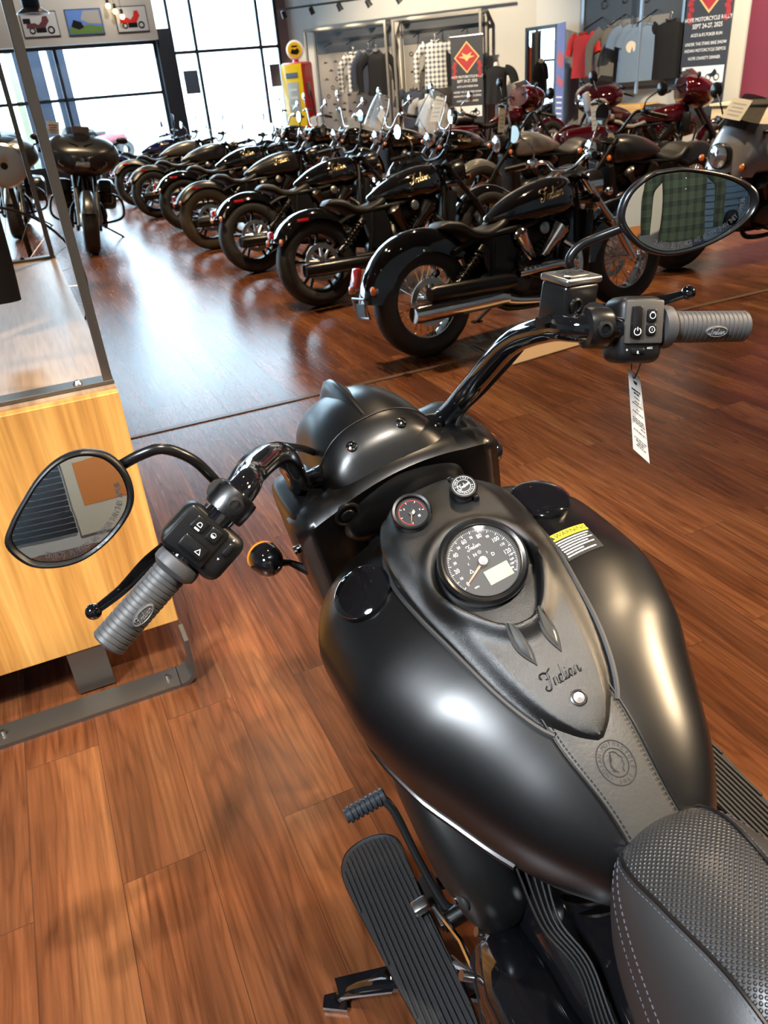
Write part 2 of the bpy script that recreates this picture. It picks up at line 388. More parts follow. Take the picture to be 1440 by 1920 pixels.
for i in range(61):
    x = TX[0] + (TX[-1] - TX[0]) * (1 - cos(pi * i / 60)) / 2
    rg.append(superell(TN, 56, interp(TX, HW, x), interp(TX, ZW, x), interp(TX, ZT, x), interp(TX, ZB, x), x, 2.2))
tank = MB().rings(rg).build('fuel_tank', M_matt, moto, ang=60)
for s in (1, -1):
    # lower trim line along the flank
    pts = []
    for i in range(24):
        x = .84 + (1.26 - .84) * i / 23; k = 1.0
        hw = interp(TX, HW, x); zw = interp(TX, ZW, x); zb = interp(TX, ZB, x)
        dz = .03 + .02 * sin(pi * i / 23); z = zw - dz; yy = hw * (max(1 - ((zw - z) / (zw - zb)) ** 2.2, 0)) ** (1 / 2.2)
        pts.append((x, s * (yy + .001), z))
    MB().tube(pts, .0050, 8).build('side_trim', M_blks, tank)
    c = V((1.142, s * .135, .925)); nrm = V((-.16, s * .24, .95)).normalized()
    b = MB().lathe([(.047, -.022), (.047, -.012), (.040, -.012)], c, nrm, 40); b.build('cap_seat', M_matt, tank)
    MB().lathe([(.034, -.016), (.0405, -.006), (.042, .006), (.0405, .0115), (.0345, .0150), (.02, .0172), (.0005, .018)], c, nrm, 44).build('fuel_cap', M_gloss, tank)
# warning label on the right tank shoulder
def on_tank(P0, ex, ey, off=.0006):
    def fn(a, b_):
        x = P0[0] + ex[0] * a + ey[0] * b_; y = P0[1] + ex[1] * a + ey[1] * b_
        return V((x, y, tankz(x, y) + off))
    return fn
LC = [V((1.067, -.098)), V((1.078, -.159)), V((1.030, -.155)), V((1.020, -.098))]
def lab(off):
    def fn(a, b_):
        p = LC[0] * (1 - a) * (1 - b_) + LC[1] * a * (1 - b_) + LC[2] * a * b_ + LC[3] * (1 - a) * b_
        return V((p.x, p.y, tankz(p.x, p.y) + off))
    return fn
lb = MB().grid(lab(.0008), 12, 8).build('warning_label', M_dkp, tank); lb['label'] = 'black warning sticker with yellow header'
f2 = lab(.0014); MB().grid(lambda a, b_: f2(a, b_ * .26), 12, 3).build('label_header', M_yel, lb)
f3 = lab(.0018); mb = MB()
mb.text('\u25b2WARNING', lambda x, y: f3(.5 + x / .062, .13 - y / .05), .011, shear=0)
mb.build('header_lettering', M_dkp, lb, smooth=False)
mb = MB()
random.seed(3)
for i in range(7):          # rows of print too small to read
    a_ = .05 + .01 * (i % 3); end = (.93, .86, .95, .78, .90, .55, .84)[i]
    while a_ < end:
        w_ = random.uniform(.03, .10); b_ = .33 + i * .092; e_ = min(a_ + w_, end)
        mb.add([f3(a_, b_), f3(e_, b_), f3(e_, b_ + .042), f3(a_, b_ + .042)], [(0, 1, 2, 3)]); a_ = e_ + .014
mb.build('label_lettering', M_wht, lb, smooth=False)

# ---- leather tank strap
def strap(x, w): return tankz(x, w)
hwS = lambda x: .033 + .010 * sstep(.77, .86, x)
st = MB(); rg = []
for i in range(31):
    x = .742 + (.90 - .742) * i / 30; hw = hwS(x); r = []
    for k in range(13):
        y = hw * (k / 6 - 1); r.append(V((x, y, tankz(x, y) + .0045 - .002 * (abs(k / 6 - 1) ** 6))))
    for k in range(12, -1, -1):
        y = hw * (k / 6 - 1); r.append(V((x, y, tankz(x, y) - .001)))
    rg.append(r)
stp = MB().rings(rg).build('tank_strap', M_lea, moto, ang=50)
mb = MB()
for s in (1, -1):
    n = 34
    for i in range(n):
        x = .75 + .14 * i / n; y = s * (hwS(x) - .0045)
        mb.tube([(x, y, tankz(x, y) + .0050), (x + .0026, y, tankz(x + .0026, y) + .0050)], .0006, 5)
mb.build('stitching', M_blk, stp)
for s in (1, -1):
    pts = [(.745 + .15 * i / 20, s * hwS(.745 + .15 * i / 20), tankz(.745 + .15 * i / 20, hwS(.745 + .15 * i / 20)) + .0035) for i in range(21)]
    MB().tube(pts, .0016, 6).build('strap_piping', M_blks, stp)
# embossed round medallion with a head in profile
mc = V((.815, 0)); fm = lambda a, b_: V((mc.x + b_ * 1.13, mc.y - a * 1.13, tankz(mc.x + b_ * 1.13, mc.y - a * 1.13) + .0050))
mb = MB()
for r in (.0172, .0110): mb.tube([fm(r * cos(2 * pi * k / 48), r * sin(2 * pi * k / 48)) for k in range(49)], .0006, 6, caps=False)
def arc_text(mb, txt, fm, r, size, a0, a1, flip=False, width=1.0):
    for i, ch in enumerate(txt):
        a = a0 + (a1 - a0) * i / (len(txt) - 1)
        ca, sa = cos(a), sin(a); q = -1 if flip else 1
        mb.text(ch, lambda x, y, ca=ca, sa=sa: fm((r + q * y) * ca + q * x * sa, (r + q * y) * sa - q * x * ca), size, width=width)
arc_text(mb, 'INDIAN MOTORCYCLE 1901 ', fm, .0141, .0046, radians(215), radians(215 - 345))
head = [(-.001, .0085), (.003, .0078), (.0052, .005), (.0055, .0035), (.0075, .001), (.006, -.0002), (.0062, -.002), (.0055, -.0025), (.0055, -.004), (.003, -.0052), (.0025, -.0085)]
mb.tube([fm(*p) for p in head], .0006, 5, n=2)
for k in range(5):
    mb.tube([fm(-.0002 - .0005 * k, .008 - .0012 * k), fm(-.0045 - .0005 * k, .003 - .001 * k), fm(-.0065 + .001 * k, -.005 - .0005 * k)], .0005, 5, n=3)
mb.build('embossed_medallion', M_dkp, stp)  # black colour paints the shade of the embossing

# ---- dash console
CX = [.838, .842, .850, .872, .904, .938, .985, 1.046, 1.105, 1.15, 1.19, 1.215, 1.235, 1.243]
CW = [.004, .012, .024, .044, .060, .071, .081, .092, .096, .090, .075, .057, .032, .006]
CZX = [.838, .85, .875, .90, .924, .963, 1.0, 1.047, 1.1, 1.15, 1.19, 1.225, 1.243]
CZ = [.854, .863, .879, .893, .906, .925, .941, .956, .976, .990, .991, .980, .968]
SPX = 1.045
def tear(a):                      # recess outline round the speedometer, a = 0 forwards
    c = -cos(a); return .066 + (.020 * max(0, c) ** 6 if c > 0 else 0) - .004 * max(0, cos(a))
def conz(x, y):
    cw = max(interp(CX, CW, x), .003); q = abs(y) / cw
    z = interp(CZX, CZ, x) - .012 * sstep(.70, 1.0, q) - .004 * q * q
    dx = x - SPX; r = sqrt(dx * dx + y * y); a = atan2(y, dx); R = tear(a)
    k = .35 + .65 * sstep(-.35, .5, -cos(a))      # the rim is strongest to the rear
    z += .0110 * k * math.exp(-((r - R - .004) / .0080) ** 2)
    if r < R: z -= .016 * sstep(R, R - .010, r) * (.3 + .7 * sstep(.6, -.4, cos(a)))
    return z
rg = []; NX = 130
for i in range(NX + 1):
    t = i / NX; x = CX[0] + (CX[-1] - CX[0]) * (t + .0 * t)
    cw = interp(CX, CW, x); r = []
    K = 56
    for k in range(K + 1):
        q = 2 * k / K - 1; y = cw * q; r.append(V((x, y, conz(x, y))))
    ye = cw; zt_ = max(tankz(min(x, 1.26), ye), .0) if x < 1.24 else .90
    if x > 1.19: zt_ = min(zt_, .94)
    for q in (1, -1): r.append(V((x, q * (cw + .002), min(conz(x, ye) - .004, 9)))) if q == 1 else None
    r.append(V((x, cw + .003, zt_ - .004))); r.append(V((x, -cw - .003, zt_ - .004))); r.append(V((x, -cw - .002, conz(x, ye) - .004)))
    rg.append(r)
con = MB().rings(rg).build('dash_console', M_cons, moto, ang=50)
# rubber gasket round the cover
for s in (1, -1):
    pts = []
    for i in range(40):
        x = .862 + (1.20 - .862) * i / 39; y = interp(CX, CW, x) + .0045; pts.append((x, s * y, tankz(x, y) + .0028))
    MB().tube(pts, .0035, 7).build('gasket', M_rub, con)
cn = lambda x, y: V((-(conz(x + .004, y) - conz(x - .004, y)) / .008, -(conz(x, y + .004) - conz(x, y - .004)) / .008, 1)).normalized()
# two almond rubber buttons
for s, cx_, cy_ in ((1, .943, .0195), (-1, .943, -.0175)):
    out = []; L = .0255; n_ = 14
    P = V((cx_, cy_)); d = V((.995, s * .10)).normalized(); e = V((-d.y, d.x))
    ring = [P + d * (L * (2 * i / n_ - 1)) + e * (.0080 * sin(pi * i / n_)) for i in range(n_ + 1)] + [P + d * (L * (1 - 2 * i / n_)) - e * (.0080 * sin(pi * i / n_)) for i in range(1, n_)]
    ob = MB().rings([[V((p.x, p.y, conz(p.x, p.y) - .002)) for p in ring], [V((p.x, p.y, conz(p.x, p.y) + .0018)) for p in ring]]).build('dash_button', M_dkp, con)
    ring2 = [P + (p - P) * .8 for p in ring]
    MB().rings([[V((p.x, p.y, conz(p.x, p.y) + .0015)) for p in ring2], [V((P.x + (p.x - P.x) * .85, P.y + (p.y - P.y) * .6, conz(p.x, p.y) + .0052)) for p in ring2]]).build('button_pad', mat('button_grey', (.10, .10, .095), .28, .6), ob)
fc = lambda a, b_: V((.900 + b_ * .995 + a * .02, b_ * 0 - a, conz(.900 + b_, -a) + .0008))
mb = script_logo(MB(), fc, .046, .0010); mb.build('embossed_lettering', M_blk, con)
kc = V((.873, -.002, conz(.873, 0))); nk = cn(.873, 0)
lk = MB().lathe([(.009, -.003), (.0095, .001), (.0075, .0016), (.0072, -.001)], kc, nk, 24).build('key_lock', M_gun, con)
MB().lathe([(.0072, -.001), (.006, .001), (.0005, .0012)], kc, nk, 20).build('lock_cylinder', M_gun, lk)

# ---- instruments
def disc_frame(c, n, upx=V((1, 0, 0))):
    n = V(n).normalized(); y = (upx - n * upx.dot(n)).normalized(); x = y.cross(n); c = V(c)
    return lambda a, b_, h=0.0: c + x * a + y * b_ + n * h
spn = V((-.60, 0, .80)); spc = V((1.047, 0, .962)) 
f = disc_frame(spc, spn)
sp = MB().lathe([(.049, -.045), (.0545, -.012), (.0555, .0), (.0545, .007), (.051, .0105), (.0475, .009), (.0462, .004), (.0458, .0)], spc, spn, 64).build('speedometer', M_blks, moto)
MB().lathe([(.0470, .0095), (.0455, .0105), (.0445, .009)], spc, spn, 64).build('bezel_ring', M_gun, sp)
MB().lathe([(.0005, .0), (.0458, .0)], spc, spn, 64).build('dial', M_dial, sp)
mb = MB()
def tick(mb, f, a, r0, r1, w, h=.0004):
    ca, sa = cos(a), sin(a)
    mb.add([f(ca * r0 - sa * w, sa * r0 + ca * w, h), f(ca * r1 - sa * w, sa * r1 + ca * w, h), f(ca * r1 + sa * w, sa * r1 - ca * w, h), f(ca * r0 + sa * w, sa * r0 - ca * w, h)], [(0, 1, 2, 3)])
A0, A1 = radians(208), radians(-42)
for i in range(81):
    a = A0 + (A1 - A0) * i / 80; tick(mb, f, a, .0405 if i % 5 else .0385, .0425, .00022 if i % 5 else .0004)
for i, tx in enumerate(['0', '10', '20', '30', '40', '50', '60', '70', '80', '90', '100', '110', '120']):
    a = A0 + (radians(-4) - A0) * i / 12; r = .0335
    mb.text(tx, lambda x, y, a=a: f(r * cos(a) + x, r * sin(a) + y, .0005), .0078 if i % 2 == 0 else .0050, width=.85)
for i, tx in enumerate(['140', '160', '180', '200']):
    a = radians(-13 - i * 9); mb.text(tx, lambda x, y, a=a: f(.0355 * cos(a) + x, .0355 * sin(a) + y, .0005), .0038)
mb.text('MPH', lambda x, y: f(x - .022, y - .024, .0005), .003)
for tx, px_, py_ in (('N', -.0035, .012), ('\u25b3', -.018, -.004), ('\u2039', -.0165, .006), ('\u203a', .011, .009), ('!', -.012, .0125), ('\u2299', .003, .013), ('D', .0165, .003)):
    mb.text(tx, lambda x, y, px_=px_, py_=py_: f(px_ + x, py_ + y, .0005), .0062)
mb.build('dial_markings', M_wht, sp, smooth=False)
script_logo(MB(), lambda a, b_: f(a, b_ + .0225, .0006), .018, .00030, 4, 3).build('dial_lettering', M_wht, sp)
MB().box((0, 0, 0), (.001, .001, .001))
mb = MB(); mb.add([f(-.006, -.030, .0006), f(.0265, -.030, .0006), f(.0265, -.0115, .0006), f(-.006, -.0115, .0006)], [(0, 1, 2, 3)]); mb.build('display_panel', M_lcd, sp, smooth=False)
na = A0; ca, sa = cos(na), sin(na)
mb = MB(); mb.prism([f(-sa * .0016, ca * .0016, .003), f(ca * .036 - sa * .0006, sa * .036 + ca * .0006, .003), f(ca * .036 + sa * .0006, sa * .036 - ca * .0006, .003), f(sa * .0016, -ca * .0016, .003)], spn * .0008)
mb.build('needle', M_org, sp, smooth=False)
MB().lathe([(.0065, .001), (.0065, .0055), (.0055, .0065), (.0005, .0068)], spc, spn, 28).build('needle_hub', M_gun, sp)
MB().lathe([(.0455, .0082), (.0005, .0088)], spc, spn, 48).build('instrument_glass', mat('thin_glass', (1, 1, 1), .02, alpha=.04, spec=.5), sp)
# fuel gauge
gn = V((-.55, .06, .83)); gc = V((1.152, .037, conz(1.150, .037) + .012)); f = disc_frame(gc, gn)
fg = MB().lathe([(.0235, -.03), (.0258, -.010), (.0262, .003), (.0245, .0062), (.0215, .0055), (.0205, .0)], gc, gn, 48).build('fuel_gauge', M_blks, moto)
MB().lathe([(.0005, .0), (.0205, .0)], gc, gn, 48).build('dial', M_dial, fg)
mb = MB(); mb.tube([f(.0165 * cos(radians(a)), .0165 * sin(radians(a)), .0006) for a in range(-20, 251, 9)], .00045, 4); mb.build('dial_arc', mat('red_print', (.6, .06, .04), .5), fg)
mb = MB()
for a in (-15, 45, 90, 135, 180, 245): tick(mb, f, radians(a), .0135, .0165, .0003, .0007)
mb.text('\u25a0', lambda x, y: f(.006 + x, -.009 + y, .0006), .004); mb.text('F', lambda x, y: f(.011 + x, -.002 + y, .0006), .0035); mb.text('E', lambda x, y: f(-.006 + x, .009 + y, .0006), .0035); mb.build('dial_markings', M_wht, fg, smooth=False)
mb = MB(); a = radians(238); ca, sa = cos(a), sin(a)
mb.prism([f(-sa * .001, ca * .001, .002), f(ca * .0165, sa * .0165, .002), f(sa * .001, -ca * .001, .002)], gn * .0006); mb.build('needle', M_org, fg, smooth=False)
MB().lathe([(.0042, .001), (.0042, .003), (.0005, .0034)], gc, gn, 20).build('needle_hub', M_gun, fg)
# ignition switch
ic = V((1.152, -.038, conz(1.152, -.038) + .007)); n_ = V((-.5, -.04, .86)).normalized(); f = disc_frame(ic, n_)
ig = MB().lathe([(.0175, -.012), (.0185, .003), (.0182, .009), (.0165, .0115), (.0160, .0115), (.0005, .0118)], ic, n_, 40).build('ignition_switch', M_blks, moto)
for s in (1, -1): MB().box((0, 0, 0), (.009, .007, .007), bev=.0015).build('switch_tab', M_blks, ig).matrix_local = Matrix.Translation(f(-.008 * s, .0185 * s, .004))
mb = MB(); mb.tube([f(.0140 * cos(2 * pi * k / 40), .0140 * sin(2 * pi * k / 40), .0120) for k in range(41)], .0003, 4)
mb.tube([f(.0088 * cos(2 * pi * k / 40), .0088 * sin(2 * pi * k / 40), .0120) for k in range(41)], .0003, 4)
arc_text(mb, 'SINCE 1901 ', lambda a, b_: f(a, b_, .0122), .0113, .0036, radians(170), radians(20)); arc_text(mb, 'MOTORCYCLE', lambda a, b_: f(a, b_, .0122), .0113, .0034, radians(200), radians(340), True)
script_logo(mb, lambda a, b_: f(a * .97 - b_ * .2, b_ + a * .2, .0125), .0165, .00045, 4, 3)
mb.build('round_emblem', M_wht, ig)

# ---- headlight nacelle
NXs = [1.302, 1.305, 1.310, 1.320, 1.343, 1.38, 1.44, 1.50, 1.56, 1.59, 1.61]
NT = [.945, .958, .970, .988, 1.020, 1.040, 1.048, 1.040, 1.018, .995, .965]
NHW = [.078, .092, .100, .106, .109, .109, .107, .103, .096, .088, .070]
NB = [.90, .89, .88, .87, .85, .82, .80, .80, .82, .83, .85]
rg = []
for i in range(41):
    x = 1.302 + .308 * (i / 40) ** 1.5
    zt = interp(NXs, NT, x); zc = .915 - .0 * (x - 1.3); rg.append(superell(2.45, 48, interp(NXs, NHW, x), zc, zt, interp(NXs, NB, x), x, 2.6))
nac = MB().rings(rg).build('headlight_nacelle', M_matt, moto, ang=60)
# seam line
xs = 1.378; sc = superell(2.45, 64, interp(NXs, NHW, xs) + .0004, .915, interp(NXs, NT, xs) + .0004, interp(NXs, NB, xs), xs, 2.6)
MB().tube([sc[k % 64] for k in range(-16, 17)], .0010, 5).build('seam_line', M_blk, nac)
# rear shroud joining the hood to both fork covers, arched open over the yoke
def shroud(off):
    def fn(a, t):
        y = -.172 + .344 * a; q = abs(y); zt = .972 + .016 * max(0, 1 - (q / .11) ** 2) - .012 * sstep(.10, .172, q) - .012 * sstep(.150, .172, q); zb = .60 + .25 * math.exp(-(y / .065) ** 2)
        if t < .15:
            k = t / .15 * pi / 2; z = zt - .014 * (1 - cos(k)); x = 1.345 - .045 * sin(k)
        else:
            k = (t - .15) / .85; z = (zt - .014) + (zb - zt + .014) * k; x = 1.300 + .36 * max(zt - .014 - z, 0) * .8 + .022 * sin(pi * min(k * 1.3, 1)) * math.exp(-(y / .075) ** 2)
        x += .020 * sstep(.150, .172, q)
        return V((x + off, y, z - off * .3))
    return fn
mb = MB(); NA, NTT = 44, 22; fo, fi_ = shroud(0), shroud(.006)
vo_ = [fo(i / NA, j / NTT) for i in range(NA + 1) for j in range(NTT + 1)]; vi_ = [fi_(i / NA, j / NTT) for i in range(NA + 1) for j in range(NTT + 1)]
ix = lambda i, j: i * (NTT + 1) + j; K0 = len(vo_)
fs = [(ix(i, j), ix(i, j + 1), ix(i + 1, j + 1), ix(i + 1, j)) for i in range(NA) for j in range(NTT)]
fs += [tuple(K0 + v for v in reversed(f)) for f in fs]
edge = [ix(i, 0) for i in range(NA + 1)] + [ix(NA, j) for j in range(1, NTT + 1)] + [ix(i, NTT) for i in range(NA - 1, -1, -1)] + [ix(0, j) for j in range(NTT - 1, 0, -1)]
fs += [(edge[k], edge[(k + 1) % len(edge)], K0 + edge[(k + 1) % len(edge)], K0 + edge[k]) for k in range(len(edge))]
mb.add(vo_ + vi_, fs); mb.build('rear_shroud', M_matt, nac, ang=60)
# central fin
fin = []
for i in range(15):
    t = i / 14; x = 1.375 + .228 * t; zb = interp(NXs, NT, x) - .012; h = .004 + .030 * sstep(.1, 1, t); w = .012 + .004 * t
    fin.append([V((x, w * 1.8, zb)), V((x, w, zb + h * .8)), V((x, w * .3, zb + h + .008)), V((x, -w * .3, zb + h + .008)), V((x, -w, zb + h * .8)), V((x, -w * 1.8, zb))])
MB().rings(fin).build('nacelle_fin', M_matt, nac, ang=60)
for s in (1, -1):
    c = V((1.348, s * .042, .0)); c.z = 1.0215; n_ = V((-.50, s * .2, .85)).normalized()
    MB().lathe([(.0085, -.001), (.0085, .0015), (.0065, .0042), (.0035, .005), (.0032, .003), (.0005, .003)], c, n_, 20).build('screw', M_chr, nac)
MB().lathe([(.076, -.02), (.078, .004), (.075, .010), (.04, .018), (.0005, .02)], (1.600, 0, .915), (.97, 0, -.1), 40).build('headlight_lens', M_chr, nac)
# fork covers either side, following the rake
for s in (1, -1):
    rk = V((sin(radians(29)), 0, -cos(radians(29)))); rg = []
    prof = [(0, .60), (.004, .82), (.012, .95), (.03, 1), (.10, 1.0), (.2, 1.0), (.30, .98), (.40, .92), (.46, .85)]
    for h, k in prof:
        c = V((1.405, s * .115, .965)) + rk * h; r = []
        for j in range(28):
            a = 2 * pi * j / 28; e = 2 / 4.5
            r.append(c + V((.085 * k * abs(cos(a)) ** e * (1 if cos(a) >= 0 else -1), .056 * k * abs(sin(a)) ** e * (1 if sin(a) >= 0 else -1), .0)))
        rg.append(r)
    fcv = MB().rings(rg).build('fork_cover', M_matt, moto, ang=50)
    MB().cyl((1.41, s * .17, .86), (1.41, s * .180, .86), .008, seg=14).build('cover_bolt', M_chr, fcv)
MB().lathe([(.021, -.004), (.021, .001), (.018, .002), (.016, .0005), (.010, .0012), (.009, .0025), (.0005, .003)], (1.3045, .092, .945), (-.96, .0, -.28), 32).build('steering_lock_cap', M_blk, moto)
# dark wiring and yoke behind the tank nose
mb = MB(); mb.tube([(1.30, .06, .84), (1.27, .09, .80), (1.25, .08, .72)], .007, 8, n=5); mb.tube([(1.31, .02, .86), (1.28, .05, .83), (1.25, .10, .76)], .005, 8, n=5); mb.tube([(1.32, .10, .80), (1.29, .11, .74), (1.22, .09, .66)], .008, 8, n=5)
mb.build('wiring_loom', M_rub, moto)
MB().box((1.335, 0, .80), (.05, .15, .20), bev=.012).build('yoke', M_blk, moto)
MB().cyl((1.33, 0, .62), (1.27, 0, .85), .04, seg=20).build('steering_head', M_blk, moto)

# ---- handlebar (one piece) and controls
side = [(1.40, .125, .968), (1.32, .155, 1.04), (1.24, .19, 1.115), (1.16, .208, 1.150), (1.105, .225, 1.157), (1.085, .32, 1.122), (1.066, .405, 1.091)]
side_l = [(1.398, .105, .972), (1.400, .130, .972), (1.33, .137, 1.035), (1.262, .149, 1.098), (1.215, .168, 1.128), (1.16, .20, 1.146)] + side[4:]
hb = [(p[0], -p[1], p[2]) for p in reversed(side)] + [(1.375, -.07, .985), (1.375, .07, .985)] + side_l
hbar = MB().tube(hb, .0168, 20, n=7).build('handlebar', M_gloss, moto)
def lerp(a, b_, t): return V(a) * (1 - t) + V(b_) * t
def control(s):
    c0 = V((1.105, s * .225, 1.157)); c1 = V((1.063, s * .418, 1.086)); d = (c1 - c0).normalized()
    P = lambda t: c0 + d * t
    view = (V((.36, .10, 1.50)) - P(.06)).normalized(); n = (view - d * view.dot(d)).normalized(); m = d.cross(n)   # m points fore/aft
    if m.x < 0: m = -m
    R = Matrix((d, n, m)).transposed()
    def at(t, a=0.0, b_=0.0): return P(t) + n * a + m * b_
    # grip
    a, e = .094, .207
    prof = [(.014, a - .004), (.0245, a - .002), (.0255, a + .004), (.0250, a + .010), (.0205, a + .014)]
    x = a + .016
    while x < e - .005:
        prof += [(.0178, x), (.0187, x + .0006), (.0187, x + .0048), (.0178, x + .0054)]; x += .0060
    prof += [(.0185, e - .004), (.0165, e), (.0005, e + .0005)]
    g = MB().lathe(prof, c0, d, 32).build('hand_grip', M_grip, moto, ang=30)
    # oval badge on the grip
    gc = at(.158, .0185, -.006); gn_ = (n * .95 - m * .3).normalized(); gx = d * s * -1 if s > 0 else d * -s
    gx = -d * s; gy = gn_.cross(gx)
    if gy.dot(m) < 0: gy = -gy
    if s < 0: gx = d
    else: gx = -d
    fn = lambda a_, b_, h=0.0: gc + gx * a_ + gy * b_ + gn_ * h
    mb = MB(); mb.rings([[fn(.0150 * cos(2 * pi * k / 32) * q, .0070 * sin(2 * pi * k / 32) * q, h) for k in range(32)] for q, h in ((1.0, -.004), (1.0, .0006), (.93, .0014))])
    bd = mb.build('grip_badge', M_grip, g)
    mb = MB(); mb.tube([fn(.0132 * cos(2 * pi * k / 32), .0058 * sin(2 * pi * k / 32), .0016) for k in range(33)], .0005, 4)
    script_logo(mb, lambda a_, b_: fn(a_, b_, .0017), .021, .00055, 4, 3); mb.build('badge_lettering', mat('badge_grey', (.11, .11, .11), .4), bd)  # lighter grey paints the light on the embossed edges
    # clamp of the lever perch
    pc = MB().lathe([(.0165, -.004), (.0235, -.002), (.0245, .004), (.0245, .022), (.0235, .026), (.0165, .027)], c0, d, 28).build('lever_clamp', M_gun if s > 0 else M_blks, moto)
    MB().lathe([(.0095, 0), (.0095, .004), (.006, .005), (.0055, .001), (.0005, .001)], at(.012, .0225, -.002), n, 18).build('clamp_bolt', M_blk, pc)
    # switch housing
    h = MB().box(at(.062, -.006, -.003), (.058, .052, .078), R, .013, 4).build('switch_housing', M_blk, moto)
    MB().box(at(.062, .0205, .006), (.048, .006, .050), R, .0028, 2).build('switch_panel', M_blks if s > 0 else mat('warm_grey_panel', (.06, .055, .05), .35), h)
    def btn(name, t, b_, w, l, m_, hgt=.005):
        return MB().box(at(t, .0245, b_), (w, hgt, l), R, .0022, 2).build(name, m_, h)
    f_ = lambda t0, b0, hh: (lambda x, y: at(t0 + gx.dot(d) * x, hh, b0 + y))
    if s > 0:
        btn('beam_switch', .050, .012, .015, .016, M_blks); btn('beam_switch', .050, -.006, .015, .014, M_blks)
        btn('horn_button', .072, .002, .015, .030, M_blks, .007)
        mb = MB(); mb.text('D', f_(.050, .012, .0276), .008); mb.text('\u25d0', f_(.050, -.006, .0276), .007); mb.text('\u25bb', f_(.072, -.005, .0286), .008)
        mb.add([at(.0505 + .004, .0277, .009), at(.0505 + .006, .0277, .009), at(.0505 + .006, .0277, .015), at(.0505 + .004, .0277, .015)], [(0, 1, 2, 3)])
        mb.build('switch_icons', M_wht, h, smooth=False)
        MB().box(at(.052, .018, -.028), (.016, .010, .008), R, .003).build('signal_switch', M_blks, h)
        mb = MB(); mb.text('\u25c2', f_(.066, -.026, .0215), .008); mb.text('\u25b8', f_(.040, -.026, .0215), .008); mb.build('switch_icons', M_wht, h, smooth=False)
    else:
        btn('run_stop_switch', .050, .006, .013, .036, M_blks, .008); btn('cruise_switch', .069, .013, .012, .015, M_blks); btn('cruise_switch', .069, -.003, .012, .013, M_blks)
        mb = MB(); mb.tube([at(.050 + .0042 * cos(radians(a)), .0292, -.005 + .0042 * sin(radians(a))) for a in range(120, 421, 20)], .0005, 4)
        mb.tube([at(.050, .0292, -.004), at(.050, .0292, .0002)], .0005, 4)
        mb.tube([at(.069 + .0035 * cos(radians(a)), .0275, -.003 + .0035 * sin(radians(a))) for a in range(0, 361, 20)], .0004, 4)
        mb.tube([at(.069 + .0035 * cos(radians(a)), .0275, .013 + .0035 * sin(radians(a))) for a in range(0, 361, 20)], .0004, 4)
        mb.text('1', f_(.069, -.003, .0277), .004); mb.text('RES', f_(.069, .0165, .0277), .0028)
        mb.text('+', f_(.042, -.026, .0215), .006); mb.text('R', f_(.055, -.029, .0235), .005); mb.text('ACC', f_(.071, -.024, .0215), .0035); mb.build('switch_icons', M_wht, h, smooth=False)
        MB().box(at(.056, .018, -.027), (.018, .010, .008), R, .003).build('mode_switch', M_blks, h)
    # lever
    if s > 0: lp = [(1.165, .262, 1.122), (1.175, .30, 1.104), (1.172, .35, 1.094), (1.160, .39, 1.083), (1.148, .428, 1.080)]
    else: lp = [(1.150, -.262, 1.142), (1.160, -.30, 1.130), (1.158, -.34, 1.124), (1.150, -.38, 1.120), (1.142, -.402, 1.120)]
    pts = smooth_path(lp, 5); rg = []
    for i, p in enumerate(pts):
        t = i / (len(pts) - 1); w = .0135 * (1 - t) + .0055 * t; tt = .0045
        dd = (pts[min(i + 1, len(pts) - 1)] - pts[max(i - 1, 0)]).normalized(); a_ = V((-.45, 0, .9)); b2 = dd.cross(a_).normalized(); a_ = b2.cross(dd).normalized()
        rg.append([p + b2 * w * cos(2 * pi * k / 12) + a_ * tt * sin(2 * pi * k / 12) for k in range(12)])
    lv = MB().rings(rg).build('clutch_lever' if s > 0 else 'brake_lever', M_gloss, moto)
    MB().sphere(pts[-1], .0095, n=16).build('lever_ball', M_gloss, lv)
    # perch body reaching forward to the lever
    MB().tube([at(.010, 0, .015), (1.155, s * .245, 1.135)], [.016, .012], 12).build('lever_perch', M_gun if s > 0 else M_blks, pc)
    # mirror
    if s > 0:
        outl = [(.451, 1.217), (.444, 1.190), (.425, 1.175), (.399, 1.168), (.370, 1.172), (.344, 1.183), (.325, 1.198), (.316, 1.218), (.316, 1.240), (.325, 1.259), (.345, 1.271), (.368, 1.272), (.392, 1.264), (.415, 1.250), (.437, 1.234)]
        mcn = V((1.112, .382, 1.222)); stem = [(1.135, .236, 1.150), (1.126, .242, 1.180), (1.118, .252, 1.212), (1.116, .272, 1.236), (1.120, .295, 1.239), (1.130, .322, 1.233)]
    else:
        outl = [(-.310, 1.240), (-.311, 1.258), (-.326, 1.277), (-.352, 1.287), (-.375, 1.285), (-.400, 1.278), (-.441, 1.257), (-.465, 1.238), (-.4735, 1.222), (-.468, 1.206), (-.447, 1.193), (-.413, 1.186), (-.380, 1.186), (-.350, 1.193), (-.325, 1.212)]
        mcn = V((1.12, -.388, 1.236)); stem = [(1.185, -.262, 1.16), (1.190, -.271, 1.190), (1.190, -.269, 1.209), (1.187, -.284, 1.221), (1.178, -.305, 1.225), (1.155, -.340, 1.231)]
    nm = V((-1.86, -s * .43, .25)).normalized() if s < 0 else V((-1, -.06, .13)).normalized()
    pts = [V((0, a_, b_)) for a_, b_ in outl]; pts = smooth_path([pts[-1]] + pts + [pts[0], pts[1]], 5)[5:-6]
    def onp(p, k=1.0, h=0.0):
        y = mcn.y + (p.y - mcn.y) * k; z = mcn.z + (p.z - mcn.z) * k
        x = mcn.x - ((y - mcn.y) * nm.y + (z - mcn.z) * nm.z) / nm.x
        return V((x, y, z)) + nm * h
